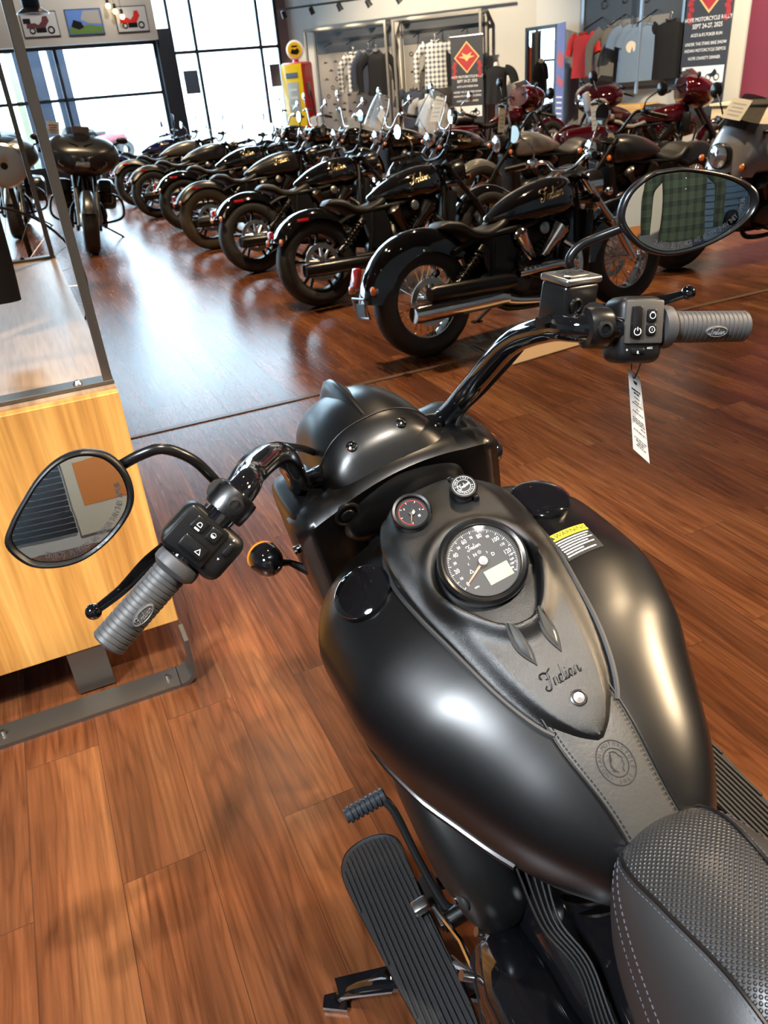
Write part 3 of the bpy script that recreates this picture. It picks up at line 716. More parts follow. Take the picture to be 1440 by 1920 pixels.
    mr = MB().rings([[onp(p, k, h) for p in pts] for k, h in ((.25, -.030), (.6, -.026), (.85, -.018), (.965, -.008), (1.0, .0), (.998, .004), (.975, .0075), (.94, .0082), (.915, .0062), (.895, .0015), (.875, .001))]).build('mirror', M_blks if s < 0 else M_blk, moto, ang=50)
    K_ = [0, .12, .25, .38, .5, .62, .72, .80, .885]
    cv = lambda k, p: .0018 + .0028 - ((onp(p, k) - mcn).length ** 2) / (2 * 1.1)
    gl = MB().rings([[onp(p, max(k, .003), cv(k, p)) for p in pts] for k in K_], True, True, False); gl.build('mirror_glass', M_mir, mr, ang=80)
    # etched words along the lower rim
    low = [p for p in pts]
    mb = MB(); txt = 'OBJECTS IN MIRROR ARE CLOSER THAN THEY APPEAR'
    # walk the rim by arc length from the outer-left point (as seen by the rider)
    rim = [onp(p, .775, .0040) for p in pts]
    ex = V((0, -1, 0)); ex = (ex - nm * ex.dot(nm)).normalized(); ey = nm.cross(ex)
    if ey.z < 0: ey = -ey
    ctr = onp(V((0, mcn.y, mcn.z)), 1, .0040)
    q = [((p - ctr).dot(ex), (p - ctr).dot(ey)) for p in rim]
    q = [(x, y) for x, y in q]; n0 = len(q)
    order = sorted(range(n0), key=lambda i: atan2(q[i][1], q[i][0]) % (2 * pi))
    ringo = [q[i] for i in order]
    a_st, a_en = (radians(218), radians(364)) if s > 0 else (radians(207), radians(350))
    def rim_at(a):
        a = a % (2 * pi); an = [atan2(y, x) % (2 * pi) for x, y in ringo]
        for i in range(n0):
            j = (i + 1) % n0; a0, a1 = an[i], an[j]
            if a1 < a0: a1 += 2 * pi
            aa = a if a >= a0 else a + 2 * pi
            if a0 <= aa <= a1:
                t = (aa - a0) / max(a1 - a0, 1e-6); return ringo[i][0] * (1 - t) + ringo[j][0] * t, ringo[i][1] * (1 - t) + ringo[j][1] * t
        return ringo[0]
    samp = [rim_at(a_st + (a_en - a_st) * i / 200) for i in range(201)]
    L = [0]
    for i in range(200): L.append(L[-1] + math.hypot(samp[i + 1][0] - samp[i][0], samp[i + 1][1] - samp[i][1]))
    for ci, ch in enumerate(txt):
        if ch == ' ': continue
        l = L[-1] * (ci + .5) / len(txt); i = min(max(j for j in range(201) if L[j] <= l), 199)
        x0, y0 = samp[i]; tx, ty = samp[i + 1][0] - x0, samp[i + 1][1] - y0; tl = math.hypot(tx, ty); tx /= tl; ty /= tl
        mb.text(ch, lambda x, y, x0=x0, y0=y0, tx=tx, ty=ty: ctr + ex * (x0 + x * tx - y * ty) + ey * (y0 + x * ty + y * tx), .0085, width=.62)
    mb.build('mirror_lettering', mat('etched_print', (.05, .05, .055), .6), mr, smooth=False)
    MB().tube(stem, .0058, 12, n=6).build('mirror_stem', M_blks, moto)
    MB().tube([V(stem[0]) - V((0, 0, .012)), V(stem[0]) + (V(stem[1]) - V(stem[0])) * .6], [.0105, .0085], 6).build('stem_nut', M_blk, moto)
control(1); control(-1)
# front brake master cylinder with brushed lid
c = V((1.150, -.236, 1.184)); ax = V((.22, -.88, -.30)).normalized(); upv = V((-.12, .0, .99)); upv = (upv - ax * upv.dot(ax)).normalized(); fv = ax.cross(upv); R = Matrix((ax, fv, upv)).transposed()
mcy = MB().box(c - upv * .009, (.058, .044, .054), R, .006, 3).build('master_cylinder', M_blks, moto)
lid = MB().box(c + upv * .0215, (.062, .046, .009), R, .0035, 3).build('reservoir_lid', M_alu, mcy)
fl_ = lambda a, b_, h: c + ax * a + fv * -b_ * -1 + upv * h
oct_ = [(-.022, -.008), (-.014, -.015), (.014, -.015), (.022, -.008), (.022, .008), (.014, .015), (-.014, .015), (-.022, .008)]
MB().rings([[c + ax * a + fv * b_ + upv * .0258 for a, b_ in oct_], [c + ax * a * .95 + fv * b_ * .93 + upv * .0272 for a, b_ in oct_]]).build('lid_plate', mat('lid_plate_metal', (.30, .29, .28), .35, 1.), lid)
script_logo(MB(), lambda a, b_: c + ax * a + fv * b_ * (1 if fv.x > 0 else -1) + upv * .0276, .032, .0007, 4, 3).build('lid_lettering', M_dkp, lid)
for q in ((-.025, .017), (.025, -.017)): MB().cyl(c + ax * q[0] + fv * q[1] + upv * .024, c + ax * q[0] + fv * q[1] + upv * .0272, .0035, seg=12).build('lid_screw', M_blks, lid)
sg = c - fv * (.022 if fv.x > 0 else -.022) - ax * .012 - upv * .006; sn = -fv if fv.x > 0 else fv
MB().lathe([(.0095, 0), (.0095, .003), (.0075, .004), (.0072, .0015), (.0005, .0018)], sg, sn, 24).build('sight_glass', M_gun, mcy)
MB().tube([c - ax * .03 - upv * .028, c - ax * .046 - upv * .028], [.008, .008], 6).build('hose_bolt', M_gun, mcy)
# cables from the controls to the steering head
mb = MB(); mb.tube([(1.16, .24, 1.135), (1.20, .20, 1.145), (1.30, .155, 1.10), (1.38, .11, 1.04), (1.42, .085, 1.0)], .0055, 8, n=6); mb.build('clutch_cable', M_blks, moto)
mb = MB(); mb.tube([(1.17, -.20, 1.16), (1.24, -.205, 1.10), (1.31, -.17, 1.03), (1.36, -.14, .98), (1.38, -.12, .92)], .0035, 8, n=6); mb.build('brake_hose', M_rub, moto)
# front turn signals
for s in (1, -1):
    ctr = V((1.50, s * .225, .812)) if s > 0 else V((1.50, -.225, .812)); ax = V((.88, s * .12, -.06)).normalized()
    ts = MB().lathe([(.0005, -.036), (.012, -.034), (.021, -.026), (.0275, -.012), (.0295, .006), (.0295, .012)], ctr, ax, 28).build('turn_signal', M_gloss, moto)
    MB().lathe([(.0295, .010), (.0300, .016), (.026, .022), (.014, .028), (.0005, .030)], ctr, ax, 28).build('signal_lens', M_amb, ts)
    MB().tube([ctr + V((-.01, -s * .02, -.012)), (1.515, s * .19, .775), (1.50, s * .165, .75)], [.007, .006, .010], 8).build('signal_stalk', M_blk, ts)

# ---- hidden-side running gear, so that it stands on its wheels
def wheel_fg(x, name):
    w = MB().lathe([(.215, -.045), (.235, -.062), (.275, -.066), (.30, -.055), (.318, -.03), (.323, 0), (.318, .03), (.30, .055), (.275, .066), (.235, .062), (.215, .045)], (x, 0, .323), (0, 1, 0), 48, loop=True).build(name, M_tyre, moto)
    mb = MB().lathe([(.222, -.045), (.20, -.04), (.195, 0), (.20, .04), (.222, .045)], (x, 0, .323), (0, 1, 0), 48)
    mb.cyl((x, -.06, .323), (x, .06, .323), .035, seg=20)
    for k in range(5):
        a = 2 * pi * k / 5 + .2; mb.tube([(x + .02 * cos(a), 0, .323 + .02 * sin(a)), (x + .2 * cos(a), 0, .323 + .2 * sin(a))], [.02, .012], 8)
    mb.build('rim', M_gloss, w); return w
wheel_fg(1.73, 'front_wheel'); wheel_fg(0.0, 'rear_wheel')
def fender_arc(mb, cx, cz, R, w, a0, a1, skirt=.09, n=30, th=.006, seg=16):
    rg = []
    for i in range(n + 1):
        a = a0 + (a1 - a0) * i / n; c_, s_ = cos(a), sin(a); r = []
        ex = min(1, 3.5 * (i / n) + .35, 3.5 * (1 - i / n) + .55)
        def pt(u, rad): return V((cx + c_ * rad, u, cz + s_ * rad))
        for k in range(seg + 1):
            q = -1 + 2 * k / seg; y = w * (abs(q) ** .8) * (1 if q >= 0 else -1) if abs(q) < .999 else w * q
            r.append(pt(y, R - skirt * ex * abs(q) ** 3.2))
        for k in range(seg, -1, -1):
            q = -1 + 2 * k / seg; y = (w - th) * (abs(q) ** .8) * (1 if q >= 0 else -1); r.append(pt(y, R - th - skirt * ex * abs(q) ** 3.2))
        rg.append(r)
    return mb.rings(rg)
fender_arc(MB(), 0, .323, .40, .105, radians(35), radians(190), .12).build('rear_fender', M_matt, moto)
fender_arc(MB(), 1.73, .323, .37, .085, radians(25), radians(175), .07).build('front_fender', M_matt, moto)
for s in (1, -1): MB().tube([(1.40, s * .115, .90), (1.70, s * .105, .34)], .028, 14).build('fork_leg', M_blk, moto)

# ---- engine, covers and frame seen under the tank
def blob(mb, st, n=28, e=2.6):
    """stations of (x, yc, zc, half-width, half-height)"""
    rg = []
    for x, yc, zc, hw, hh in st:
        rg.append([V((x, yc + hw * abs(sin(2 * pi * k / n)) ** (2 / e) * (1 if sin(2 * pi * k / n) >= 0 else -1), zc + hh * abs(cos(2 * pi * k / n)) ** (2 / e) * (1 if cos(2 * pi * k / n) >= 0 else -1))) for k in range(n)])
    return mb.rings(rg)
for s in (1, -1):
    mb = MB(); st = []
    for x, y, z, a, h in ((.925, .150, .475, .015, .025), (.935, .152, .480, .038, .055), (.96, .155, .495, .048, .075), (1.02, .162, .52, .050, .10), (1.10, .162, .555, .047, .12), (1.18, .155, .585, .044, .125), (1.25, .135, .60, .040, .12), (1.29, .115, .60, .025, .09)):
        st.append((x, s * y, z, a, h))
    cw_ = blob(mb, st).build('side_cowl', mat('cowl_plastic', (.007, .007, .007), .38, spec=.35), moto, ang=60)
    MB().sphere((.962, s * .195, .515), .018, sx=1.15, sy=.5, sz=.8).build('cowl_recess', M_dkp, cw_)
    MB().cyl((.962, s * .199, .515), (.962, s * .207, .517), .006, seg=12).build('cowl_bolt', M_chr, cw_)
# crankcase and primary cover
blob(MB(), [(.60, 0, .36, .10, .10), (.62, 0, .36, .15, .13), (.80, 0, .36, .16, .15), (1.0, 0, .35, .15, .14), (1.12, 0, .33, .11, .12), (1.15, 0, .33, .06, .07)]).build('crankcase', M_gloss, moto, ang=60)
blob(MB(), [(.40, .165, .34, .02, .07), (.42, .17, .34, .045, .10), (.55, .18, .345, .062, .125), (.72, .185, .35, .066, .128), (.86, .185, .35, .064, .118), (.93, .178, .345, .055, .100), (.965, .165, .34, .035, .07), (.975, .16, .34, .01, .03)], e=3.2).build('primary_cover', M_gloss, moto, ang=60)
blob(MB(), [(.70, .215, .40, .01, .02), (.72, .22, .40, .028, .05), (.80, .225, .40, .032, .06), (.87, .22, .395, .026, .045), (.89, .21, .39, .008, .02)]).build('starter_cover', M_gloss, moto, ang=60)
for p in ((.905, .232, .432), (.80, .236, .462), (.962, .185, .40), (.965, .12, .43)):
    MB().cyl(p, V(p) + V((.004, .012, .012)), .007, seg=14).build('cover_bolt', M_alu, moto)
def cyl_head(mb, base, top, n=14):
    base = V(base); top = V(top); d = (top - base).normalized(); x, y, _ = frame(d); L = (top - base).length
    for i in range(n):
        c = base + d * (L * i / (n - 1)); r = .078 + .010 * sin(pi * i / (n - 1))
        mb.rings([[c + d * h + (V((0, 1, 0)) * r * .95 * cos(2 * pi * k / 24) + d.cross(V((0, 1, 0))) * r * sin(2 * pi * k / 24)) for k in range(24)] for h in (0, .004)])
    mb.cyl(base, top, .06, seg=20); return mb
cyl_head(MB(), (.76, 0, .46), (.66, 0, .66)).build('rear_cylinder', M_gun, moto)
cyl_head(MB(), (.88, 0, .46), (1.02, 0, .64)).build('front_cylinder', M_gun, moto)
mb = MB()
for k in range(5):
    o_ = .010 * k; mb.tube([(.93, .115 - o_, .56), (.86, .125 - o_ * .6, .535), (.80, .115 - o_ * .5, .52), (.72, .135 - o_ * .6, .50), (.64, .13 - o_, .50), (.58, .12 - o_, .52)], .0022, 6, n=6)
mb.build('cooling_fins', M_blks, moto)
MB().tube([(.60, .12, .58), (.42, .15, .50), (.30, .16, .35)], .02, 12, n=6).build('frame_tube', M_blk, moto)
MB().tube([(1.24, .06, .72), (1.20, .12, .45), (1.12, .14, .24), (.8, .15, .20), (.4, .14, .22)], .018, 12, n=6).build('frame_rail', M_blk, moto)
MB().tube([(1.24, -.06, .72), (1.20, -.12, .45), (1.12, -.14, .24), (.8, -.15, .20), (.4, -.14, .22)], .018, 12, n=6).build('frame_rail', M_blk, moto)
MB().box((.70, 0, .62), (.16, .10, .06), bev=.01).build('tank_bracket', M_blk, moto)
MB().box((.66, .09, .56), (.10, .03, .10), bev=.008).build('coil_cover', M_blk, moto)

# ---- floorboards
FBL = [(1.283, .357), (1.306, .338), (1.314, .305), (1.308, .272), (1.290, .246), (1.262, .236), (1.19, .240), (1.12, .244), (1.00, .246), (.92, .252), (.88, .262), (.865, .285), (.872, .310), (.90, .328), (1.0, .342), (1.12, .352), (1.24, .362)]
for s in (1, -1):
    zf = .262; pts = smooth_path([V((x, y * s, 0)) for x, y in FBL] + [V((FBL[0][0], FBL[0][1] * s, 0))], 4)[:-1]
    cf = V((1.09, s * .30, 0))
    if s < 0: pts = [V((p.x, -.262 + (p.y + .236) * .80, 0)) for p in pts]; cf = V((1.09, -.305, 0))
    fb = MB().rings([[V((cf.x + (p.x - cf.x) * k, cf.y + (p.y - cf.y) * k, zf + h)) for p in pts] for k, h in ((.96, -.016), (1.0, -.012), (1.0, .0), (.985, .003))]).build('floorboard', M_blk, moto)
    mb = MB(); mb.rings([[V((cf.x + (p.x - cf.x) * k, cf.y + (p.y - cf.y) * k, zf + h)) for p in pts] for k, h in ((.97, .001), (.965, .006), (.955, .007))])
    n_r = 13; ys = [p.y for p in pts]; y0, y1 = min(ys), max(ys)
    for i in range(n_r):
        y = y0 + (y1 - y0) * (i + .9) / (n_r + .8); xs_ = []
        P2 = [(cf.x + (p.x - cf.x) * .93, cf.y + (p.y - cf.y) * .93) for p in pts]
        for a in range(len(P2)):
            b2 = (a + 1) % len(P2)
            if (P2[a][1] - y) * (P2[b2][1] - y) < 0: xs_.append(P2[a][0] + (P2[b2][0] - P2[a][0]) * (y - P2[a][1]) / (P2[b2][1] - P2[a][1]))
        if len(xs_) < 2: continue
        xa, xb = min(xs_), max(xs_)
        mb.box(((xa + xb) / 2, y, zf + .0085), (xb - xa, .0058, .0045), bev=.0012, seg=1)
    mb.build('rubber_pad', mat('floorboard_rubber', (.020, .020, .021), .40), fb)
    MB().tube([(1.18, s * .25, zf - .02), (1.16, s * .15, zf - .04)], .012, 10).build('bracket', M_blk, fb)
    MB().tube([(.99, s * .25, zf - .02), (.98, s * .15, zf - .04)], .012, 10).build('bracket', M_blk, fb)
    MB().box((1.13, s * .225, zf - .002), (.10, .03, .02), bev=.003).build('board_hinge', M_blk, fb)
# shift lever with ribbed peg
sh = MB().tube([(1.285, .232, .375), (1.255, .222, .365), (1.18, .222, .330), (1.10, .218, .295), (1.075, .205, .285)], [.010, .008, .0075, .008, .014], 10, n=5).build('shift_lever', M_blks, moto)
mb = MB(); prof = [(.010, 0)]
for k in range(8): prof += [(.0155, .003 + k * .0095), (.0155, .009 + k * .0095), (.0125, .0098 + k * .0095), (.0125, .012 + k * .0095)]
prof += [(.013, .082), (.0005, .083)]
mb.lathe(prof, (1.285, .222, .378), (0, 1, .02), 20).build('shift_peg', mat('peg_rubber', (.03, .035, .042), .3), sh)
MB().cyl((1.075, .18, .285), (1.075, .235, .285), .016, seg=16).build('lever_pivot', M_gun, sh)
MB().tube([(1.10, .235, .30), (1.02, .222, .31), (.95, .225, .33)], .005, 8).build('shift_linkage', M_chr, sh)
MB().box((1.115, .255, .295), (.022, .028, .020), bev=.004).build('lever_clamp', M_alu, sh)
mb = MB()
for k in range(9): mb.lathe([(.008, 0), (.009, .0015), (.008, .003)], (.985 - .004 * k, .225, .275), (1, .1, 0), 10)
mb.tube([(1.03, .245, .27), (.98, .226, .275), (.93, .22, .27)], .002, 6); mb.build('return_spring', M_alu, moto)
MB().tube([(1.02, .248, .262), (.93, .17, .262)], .008, 10).build('board_rod', M_alu, moto)
# kick stand reaching the floor on the left
ML = MM.inverted()
def wl(p): return ML @ V(p)
ks = MB().tube([wl((.10, .70, .13)), wl((-.02, .745, .10)), wl((-.10, .765, .07)), wl((-.155, .778, .028))], [.013, .013, .012, .010], 10, n=3).build('kickstand', M_gloss, moto)
pA = V((-.165, .778, .0)); r = []
MB().prism([wl(pA + V((.02, .018, .004))), wl(pA + V((-.022, .012, .004))), wl(pA + V((-.024, -.010, .004))), wl(pA + V((.02, -.018, .004)))], wl((0, 0, .008)) - wl((0, 0, 0))).build('stand_foot', M_gloss, ks, smooth=False)
MB().prism([wl((-.06, .740, .088)), wl((-.155, .765, .038)), wl((-.165, .800, .038)), wl((-.065, .785, .088))], wl((0, 0, .006)) - wl((0, 0, 0))).build('stand_plate', M_gloss, ks, smooth=False)
for q in ((-.062, .765, .108), (-.025, .752, .118)): MB().cyl(wl(V(q) - V((0, 0, .02))), wl(q), .008, seg=12).build('stand_bolt', M_chr, ks)

# ---- seat
SX = [.768, .762, .745, .72, .68, .60, .50, .40, .28, .15, .0, -.06]
SZ = [.775, .790, .803, .812, .820, .822, .79, .745, .71, .715, .76, .76]
SW = [.030, .052, .075, .092, .108, .130, .155, .18, .185, .16, .12, .08]
SI = [.018, .038, .052, .056, .053, .045, .045, .05, .06, .07, .06, .04]
SB = [.745, .72, .70, .685, .67, .655, .64, .63, .62, .64, .68, .70]
rsx = list(reversed(SX)); rv = lambda a: list(reversed(a))
def seat_z(x, y):
    zt = interp(rsx, rv(SZ), x); wi = interp(rsx, rv(SI), x); w = interp(rsx, rv(SW), x); zb = interp(rsx, rv(SB), x); a = abs(y)
    if a <= wi: return zt - .010 * (a / wi) ** 2
    q = (a - wi) / max(w - wi, .001); return zt - .010 - (zt - .010 - zb - .03) * (.35 * q + .65 * q ** 3.0)
rg = []
for i in range(71):
    x = -.06 + (.768 + .06) * (1 - (1 - i / 70) ** 1.0) if i < 60 else None
    t = i / 70; x = -.06 + .828 * sin(t * pi / 2) ** .9
    w = interp(rsx, rv(SW), x); zb = interp(rsx, rv(SB), x); r = []
    for k in range(41): 
        y = -w + 2 * w * k / 40; r.append(V((x, y, seat_z(x, y))))
    r += [V((x, w + .002, zb + .01)), V((x, w - .01, zb)), V((x, -w + .01, zb)), V((x, -w - .002, zb + .01))]
    rg.append(r)
seat = MB().rings(rg).build('seat', mat('seat_vinyl', (.020, .020, .021), .45, bump=(500, .15, 3, .0006)), moto, ang=60)
def perf_vinyl():
    m = bpy.data.materials.new('studded_vinyl'); m.use_nodes = True; nt = m.node_tree; L = nt.links.new; b = nt.nodes['Principled BSDF']
    tc = N(nt, 'ShaderNodeTexCoord'); mp = N(nt, 'ShaderNodeMapping'); mp.inputs['Rotation'].default_value = (0, 0, radians(45)); mp.inputs['Scale'].default_value = (1, 1, 0); L(tc.outputs['Object'], mp.inputs['Vector'])
    vo = N(nt, 'ShaderNodeTexVoronoi', i_Scale=235.0, i_Randomness=0.0); L(mp.outputs[0], vo.inputs['Vector'])
    mr = N(nt, 'ShaderNodeMapRange'); L(vo.outputs['Distance'], mr.inputs['Value']); mr.inputs['From Min'].default_value = .15; mr.inputs['From Max'].default_value = .42; mr.inputs['To Min'].default_value = 1; mr.inputs['To Max'].default_value = 0
    bp = N(nt, 'ShaderNodeBump', i_Strength=.9, i_Distance=.0011); L(mr.outputs[0], bp.inputs['Height']); L(bp.outputs[0], b.inputs['Normal'])
    b.inputs['Base Color'].default_value = (.022, .022, .023, 1); b.inputs['Roughness'].default_value = .36; return m
fi = MB().grid(lambda a, b_: (lambda x: (lambda w, q: V((x, q * w, seat_z(x, q * w) + .0022 - .0015 * abs(q) ** 8)))(interp(rsx, rv(SI), x) * .985, 2 * b_ - 1))(-.03 + .794 * a), 90, 16)
fi.build('seat_insert', perf_vinyl(), seat, ang=60)
for s in (1, -1):
    pts = []
    for i in range(60):
        x = -.02 + .785 * i / 59; y = interp(rsx, rv(SI), x) ; pts.append((x, s * y, seat_z(x, y) + .0015))
    MB().tube(pts, .0022, 6).build('piping', M_blks, seat)
    mb = MB()
    for i in range(150):
        x = .755 - .0052 * i; w = interp(rsx, rv(SW), x); wi = interp(rsx, rv(SI), x)
        for yy in (wi + .0045,): mb.tube([(x, s * yy, seat_z(x, yy) + .0008), (x - .003, s * (interp(rsx, rv(SI), x - .003) + .0045), seat_z(x - .003, interp(rsx, rv(SI), x - .003) + .0045) + .0008)], .0005, 4)
        for dd in (.010, .017):
            y0 = w - dd; x2 = x - .003; y1 = interp(rsx, rv(SW), x2) - dd
            mb.tube([(x, s * y0, seat_z(x, y0) + .0006), (x2, s * y1, seat_z(x2, y1) + .0006)], .0007, 4)
    mb.build('stitching', M_stitch, seat)

# ---- hang tag on a cord
tgp = [V((1.1, -.271, 1.084)), V((1.1, -.286, 1.066)), V((1.1, -.285, .933)), V((1.1, -.263, .968))]
tgw = [MM @ p for p in tgp]
tv = (tgw[1] - tgw[0]).cross(tgw[3] - tgw[0]).normalized()
base = (tgw[0] + tgw[1]) / 2
tagr = empty('price_tag', Matrix.Translation(base), 'white paper hang tag on black cord under the right handlebar switch', 'tag')
qs = [p - base for p in tgw]
MB().prism(qs, tv * .0006).build('card', M_paper, tagr, smooth=False)
ff = lambda a, b_, s_: (lambda p: p - tv * .0006 * s_)(qs[0] * (1 - a) * (1 - b_) + qs[1] * a * (1 - b_) + qs[2] * a * b_ + qs[3] * (1 - a) * b_)
mb = MB()
for s_ in (1,):
    for i, b_ in enumerate([.20, .235, .29, .34, .37, .43, .47, .55, .575, .60, .64, .70, .80, .83, .86, .89]):
        a_ = (.15, .3, .3, .3, .12, .4, .12, .1, .1, .1, .6, .1, .1, .2, .3, .2)[i]; end = 1 - a_ if a_ < .5 else .9
        while a_ < end:
            e_ = min(a_ + random.uniform(.08, .22), end); h_ = .020 if i < 2 else .012
            mb.add([ff(a_, b_, s_), ff(e_, b_, s_), ff(e_, b_ + h_, s_), ff(a_, b_ + h_, s_)], [(0, 1, 2, 3)]); a_ = e_ + .04
    mb.text('\u25d7', lambda x, y: ff(.5 - y / .03, .12 + x / .135, s_), .012)
mb.build('card_print', M_dkp, tagr, smooth=False)
MB().tube([V((.004, 0, .03)), V((-.004, 0, .012)), V((0, 0, -.008)), V((.006, 0, .006)), V((.010, 0, .03))], .0008, 6, n=5).build('cord', M_dkp, tagr)
# ================================================================ showroom motorcycles (shared meshes, parts copied per bike)
MESH = {}
def part(name, key, fn, m, parent, ang=45, label=None):
    k = (name, key)
    if k not in MESH:
        mb = fn(); me = mb.mesh(name, True, ang); me.materials.append(None); MESH[k] = me
    o = bpy.data.objects.new(name, MESH[k]); COL.objects.link(o); o.parent = parent
    o.material_slots[0].link = 'OBJECT'; o.material_slots[0].material = m
    if label: o['label'] = label
    return o
WR = .318
def air_box():
    return blob(MB(), [(.50, 0, .56, .08, .05), (.55, 0, .56, .10, .07), (.8, 0, .57, .09, .075), (1.08, 0, .58, .07, .07), (1.12, 0, .58, .03, .04)])
def tyre(x, w=.080, r=WR): return lambda: MB().lathe([(.205, -w * .7), (.225, -w * .92), (.26, -w), (.295, -w * .85), (r - .004, -w * .45), (r, 0), (r - .004, w * .45), (.295, w * .85), (.26, w), (.225, w * .92), (.205, w * .7)], (x, 0, r), (0, 1, 0), 40, loop=True)
def rim_wire(x):
    def f():
        mb = MB().lathe([(.214, -.05), (.20, -.046), (.196, 0), (.20, .046), (.214, .05)], (x, 0, WR), (0, 1, 0), 40)
        mb.cyl((x, -.06, WR), (x, .06, WR), .03, seg=16)
        for k in range(32):
            a = 2 * pi * k / 32; b_ = a + (.35 if k % 2 else -.35); y = .045 if (k // 2) % 2 else -.045
            mb.tube([(x + .03 * cos(b_), y, WR + .03 * sin(b_)), (x + .198 * cos(a), y * .2, WR + .198 * sin(a))], .0026, 4)
        return mb
    return f
def rim_cast(x):
    def f():
        mb = MB().lathe([(.214, -.052), (.198, -.048), (.186, 0), (.198, .048), (.214, .052)], (x, 0, WR), (0, 1, 0), 40)
        mb.cyl((x, -.065, WR), (x, .065, WR), .035, seg=16)
        for k in range(5):
            a = 2 * pi * k / 5 + .3
            for q in (-.16, .16): mb.tube([(x + .03 * cos(a), 0, WR + .03 * sin(a)), (x + .192 * cos(a + q), 0, WR + .192 * sin(a + q))], [.018, .012], 8)
        return mb
    return f
def disc(x, y, r=.135):
    def f():
        mb = MB(); d = (0, 1, 0)
        mb.lathe([(r * .74, -.003), (r, -.003), (r, .003), (r * .74, .003)], (x, y, WR), d, 36, loop=True)
        for k in range(9):
            a = 2 * pi * k / 9; mb.tube([(x + .03 * cos(a), y, WR + .03 * sin(a)), (x + r * .78 * cos(a + .15), y, WR + r * .78 * sin(a + .15))], [.014, .009], 6)
        mb.lathe([(.0005, -.012), (.042, -.010), (.045, .010), (.0005, .012)], (x, y, WR), d, 24)
        return mb
    return f
def tank_loft():
    X = [.49, .505, .55, .63, .74, .86, .98, 1.07, 1.13, 1.155]
    T = [.700, .715, .740, .785, .828, .860, .875, .870, .845, .79]; H = [.01, .035, .062, .100, .128, .142, .138, .118, .085, .03]
    Zw = [.695, .70, .705, .718, .735, .748, .752, .75, .745, .74]; Bm = [.690, .678, .664, .650, .640, .636, .636, .640, .650, .69]
    rg = []
    for i in range(37):
        x = X[0] + (X[-1] - X[0]) * (1 - cos(pi * i / 36)) / 2
        rg.append(superell(2.2, 32, interp(X, H, x), interp(X, Zw, x), interp(X, T, x), interp(X, Bm, x), x, 3.2))
    return MB().rings(rg)
def seat_loft():
    X = [.12, .17, .25, .33, .42, .52, .60, .65]; T = [.705, .735, .722, .672, .655, .672, .702, .700]; H = [.05, .10, .125, .14, .135, .11, .085, .05]; Bm = [.695, .68, .65, .60, .59, .61, .63, .655]
    rg = []
    for i in range(29):
        x = .12 + .53 * i / 28; t = interp(X, T, x); b_ = interp(X, Bm, x); rg.append(superell(3.0, 28, interp(X, H, x), (t * .5 + b_ * .5), t, b_, x, 3.0))
    return MB().rings(rg)
def engine_case():
    mb = MB(); blob(mb, [(.44, 0, .32, .06, .05), (.48, 0, .32, .12, .11), (.65, 0, .32, .14, .13), (.9, 0, .31, .14, .12), (1.02, 0, .29, .10, .09), (1.05, 0, .29, .04, .04)])
    return mb
def side_round(s):
    def f():
        mb = MB()
        mb.lathe([(.0005, .028), (.05, .026), (.078, .018), (.088, .004), (.09, -.03)], (.62, s * .135, .33), (0, s, 0), 28); mb.lathe([(.0005, .03), (.06, .028), (.092, .018), (.10, .002), (.102, -.03)], (.87, s * .135, .32), (0, s, 0), 28)
        return mb
    return f
def cylinders():
    mb = MB()
    for b_, t in (((.72, 0, .42), (.63, 0, .60)), ((.83, 0, .42), (.98, 0, .59))):
        b_ = V(b_); t = V(t); d = (t - b_).normalized(); e = d.cross(V((0, 1, 0)))
        for i in range(9):
            c = b_ + (t - b_) * (i / 8); k = 1 + .25 * (i / 8)
            mb.rings([[c + d * h + V((0, 1, 0)) * .088 * k * cos(2 * pi * q / 20) + e * .088 * k * sin(2 * pi * q / 20) for q in range(20)] for h in (0, .008)])
        mb.cyl(b_, t, .062, seg=16)
    return mb
def head_cover(s):
    def f():
        mb = MB()
        for b_, t in (((.735, s * .085, .44), (.64, s * .105, .60)), ((.835, s * .085, .44), (.97, s * .105, .585))):
            b_ = V(b_); t = V(t); mb.tube([b_, b_ * .5 + t * .5, t, t + (t - b_) * .12], [.026, .042, .066, .04], 14)
            for q in (-1, 1): mb.tube([b_ + V((q * .03, s * .02, 0)), t + V((q * .04, s * .03, 0))], .006, 6)
        return mb
    return f
def frame_tubes():
    mb = MB()
    for s in (1, -1):
        mb.tube([(1.18, s * .03, .80), (1.12, s * .09, .55), (1.05, s * .12, .25), (.9, s * .13, .17), (.5, s * .13, .19), (.38, s * .13, .30)], .019, 8, n=4)
        mb.tube([(1.18, s * .03, .82), (.9, s * .08, .66), (.55, s * .11, .62), (.30, s * .11, .60), (.18, s * .11, .56)], .018, 8, n=4)
        mb.tube([(.45, s * .13, .60), (.40, s * .14, .38), (.36, s * .13, .26)], .02, 8, n=4)
        mb.tube([(.40, s * .13, .28), (.2, s * .125, .30), (0, s * .125, WR)], [.026, .024, .022], 8)
    mb.cyl((1.22, 0, .62), (1.13, 0, .86), .035, seg=14)
    return mb
def shocks(s):
    def f():
        mb = MB(); a = V((.36, s * .145, .56)); b_ = V((.13, s * .15, .37)); mb.cyl(a, b_, .014, seg=10)
        x, y, d = frame(b_ - a); L = (b_ - a).length; pts = [a + d * (L * (.12 + .72 * i / 90)) + (x * cos(i * .56) + y * sin(i * .56)) * .026 for i in range(91)]
        mb.tube(pts, .005, 5); mb.cyl(a, a + d * .04, .028, seg=12); mb.cyl(b_ - d * .04, b_, .024, seg=12); return mb
    return f
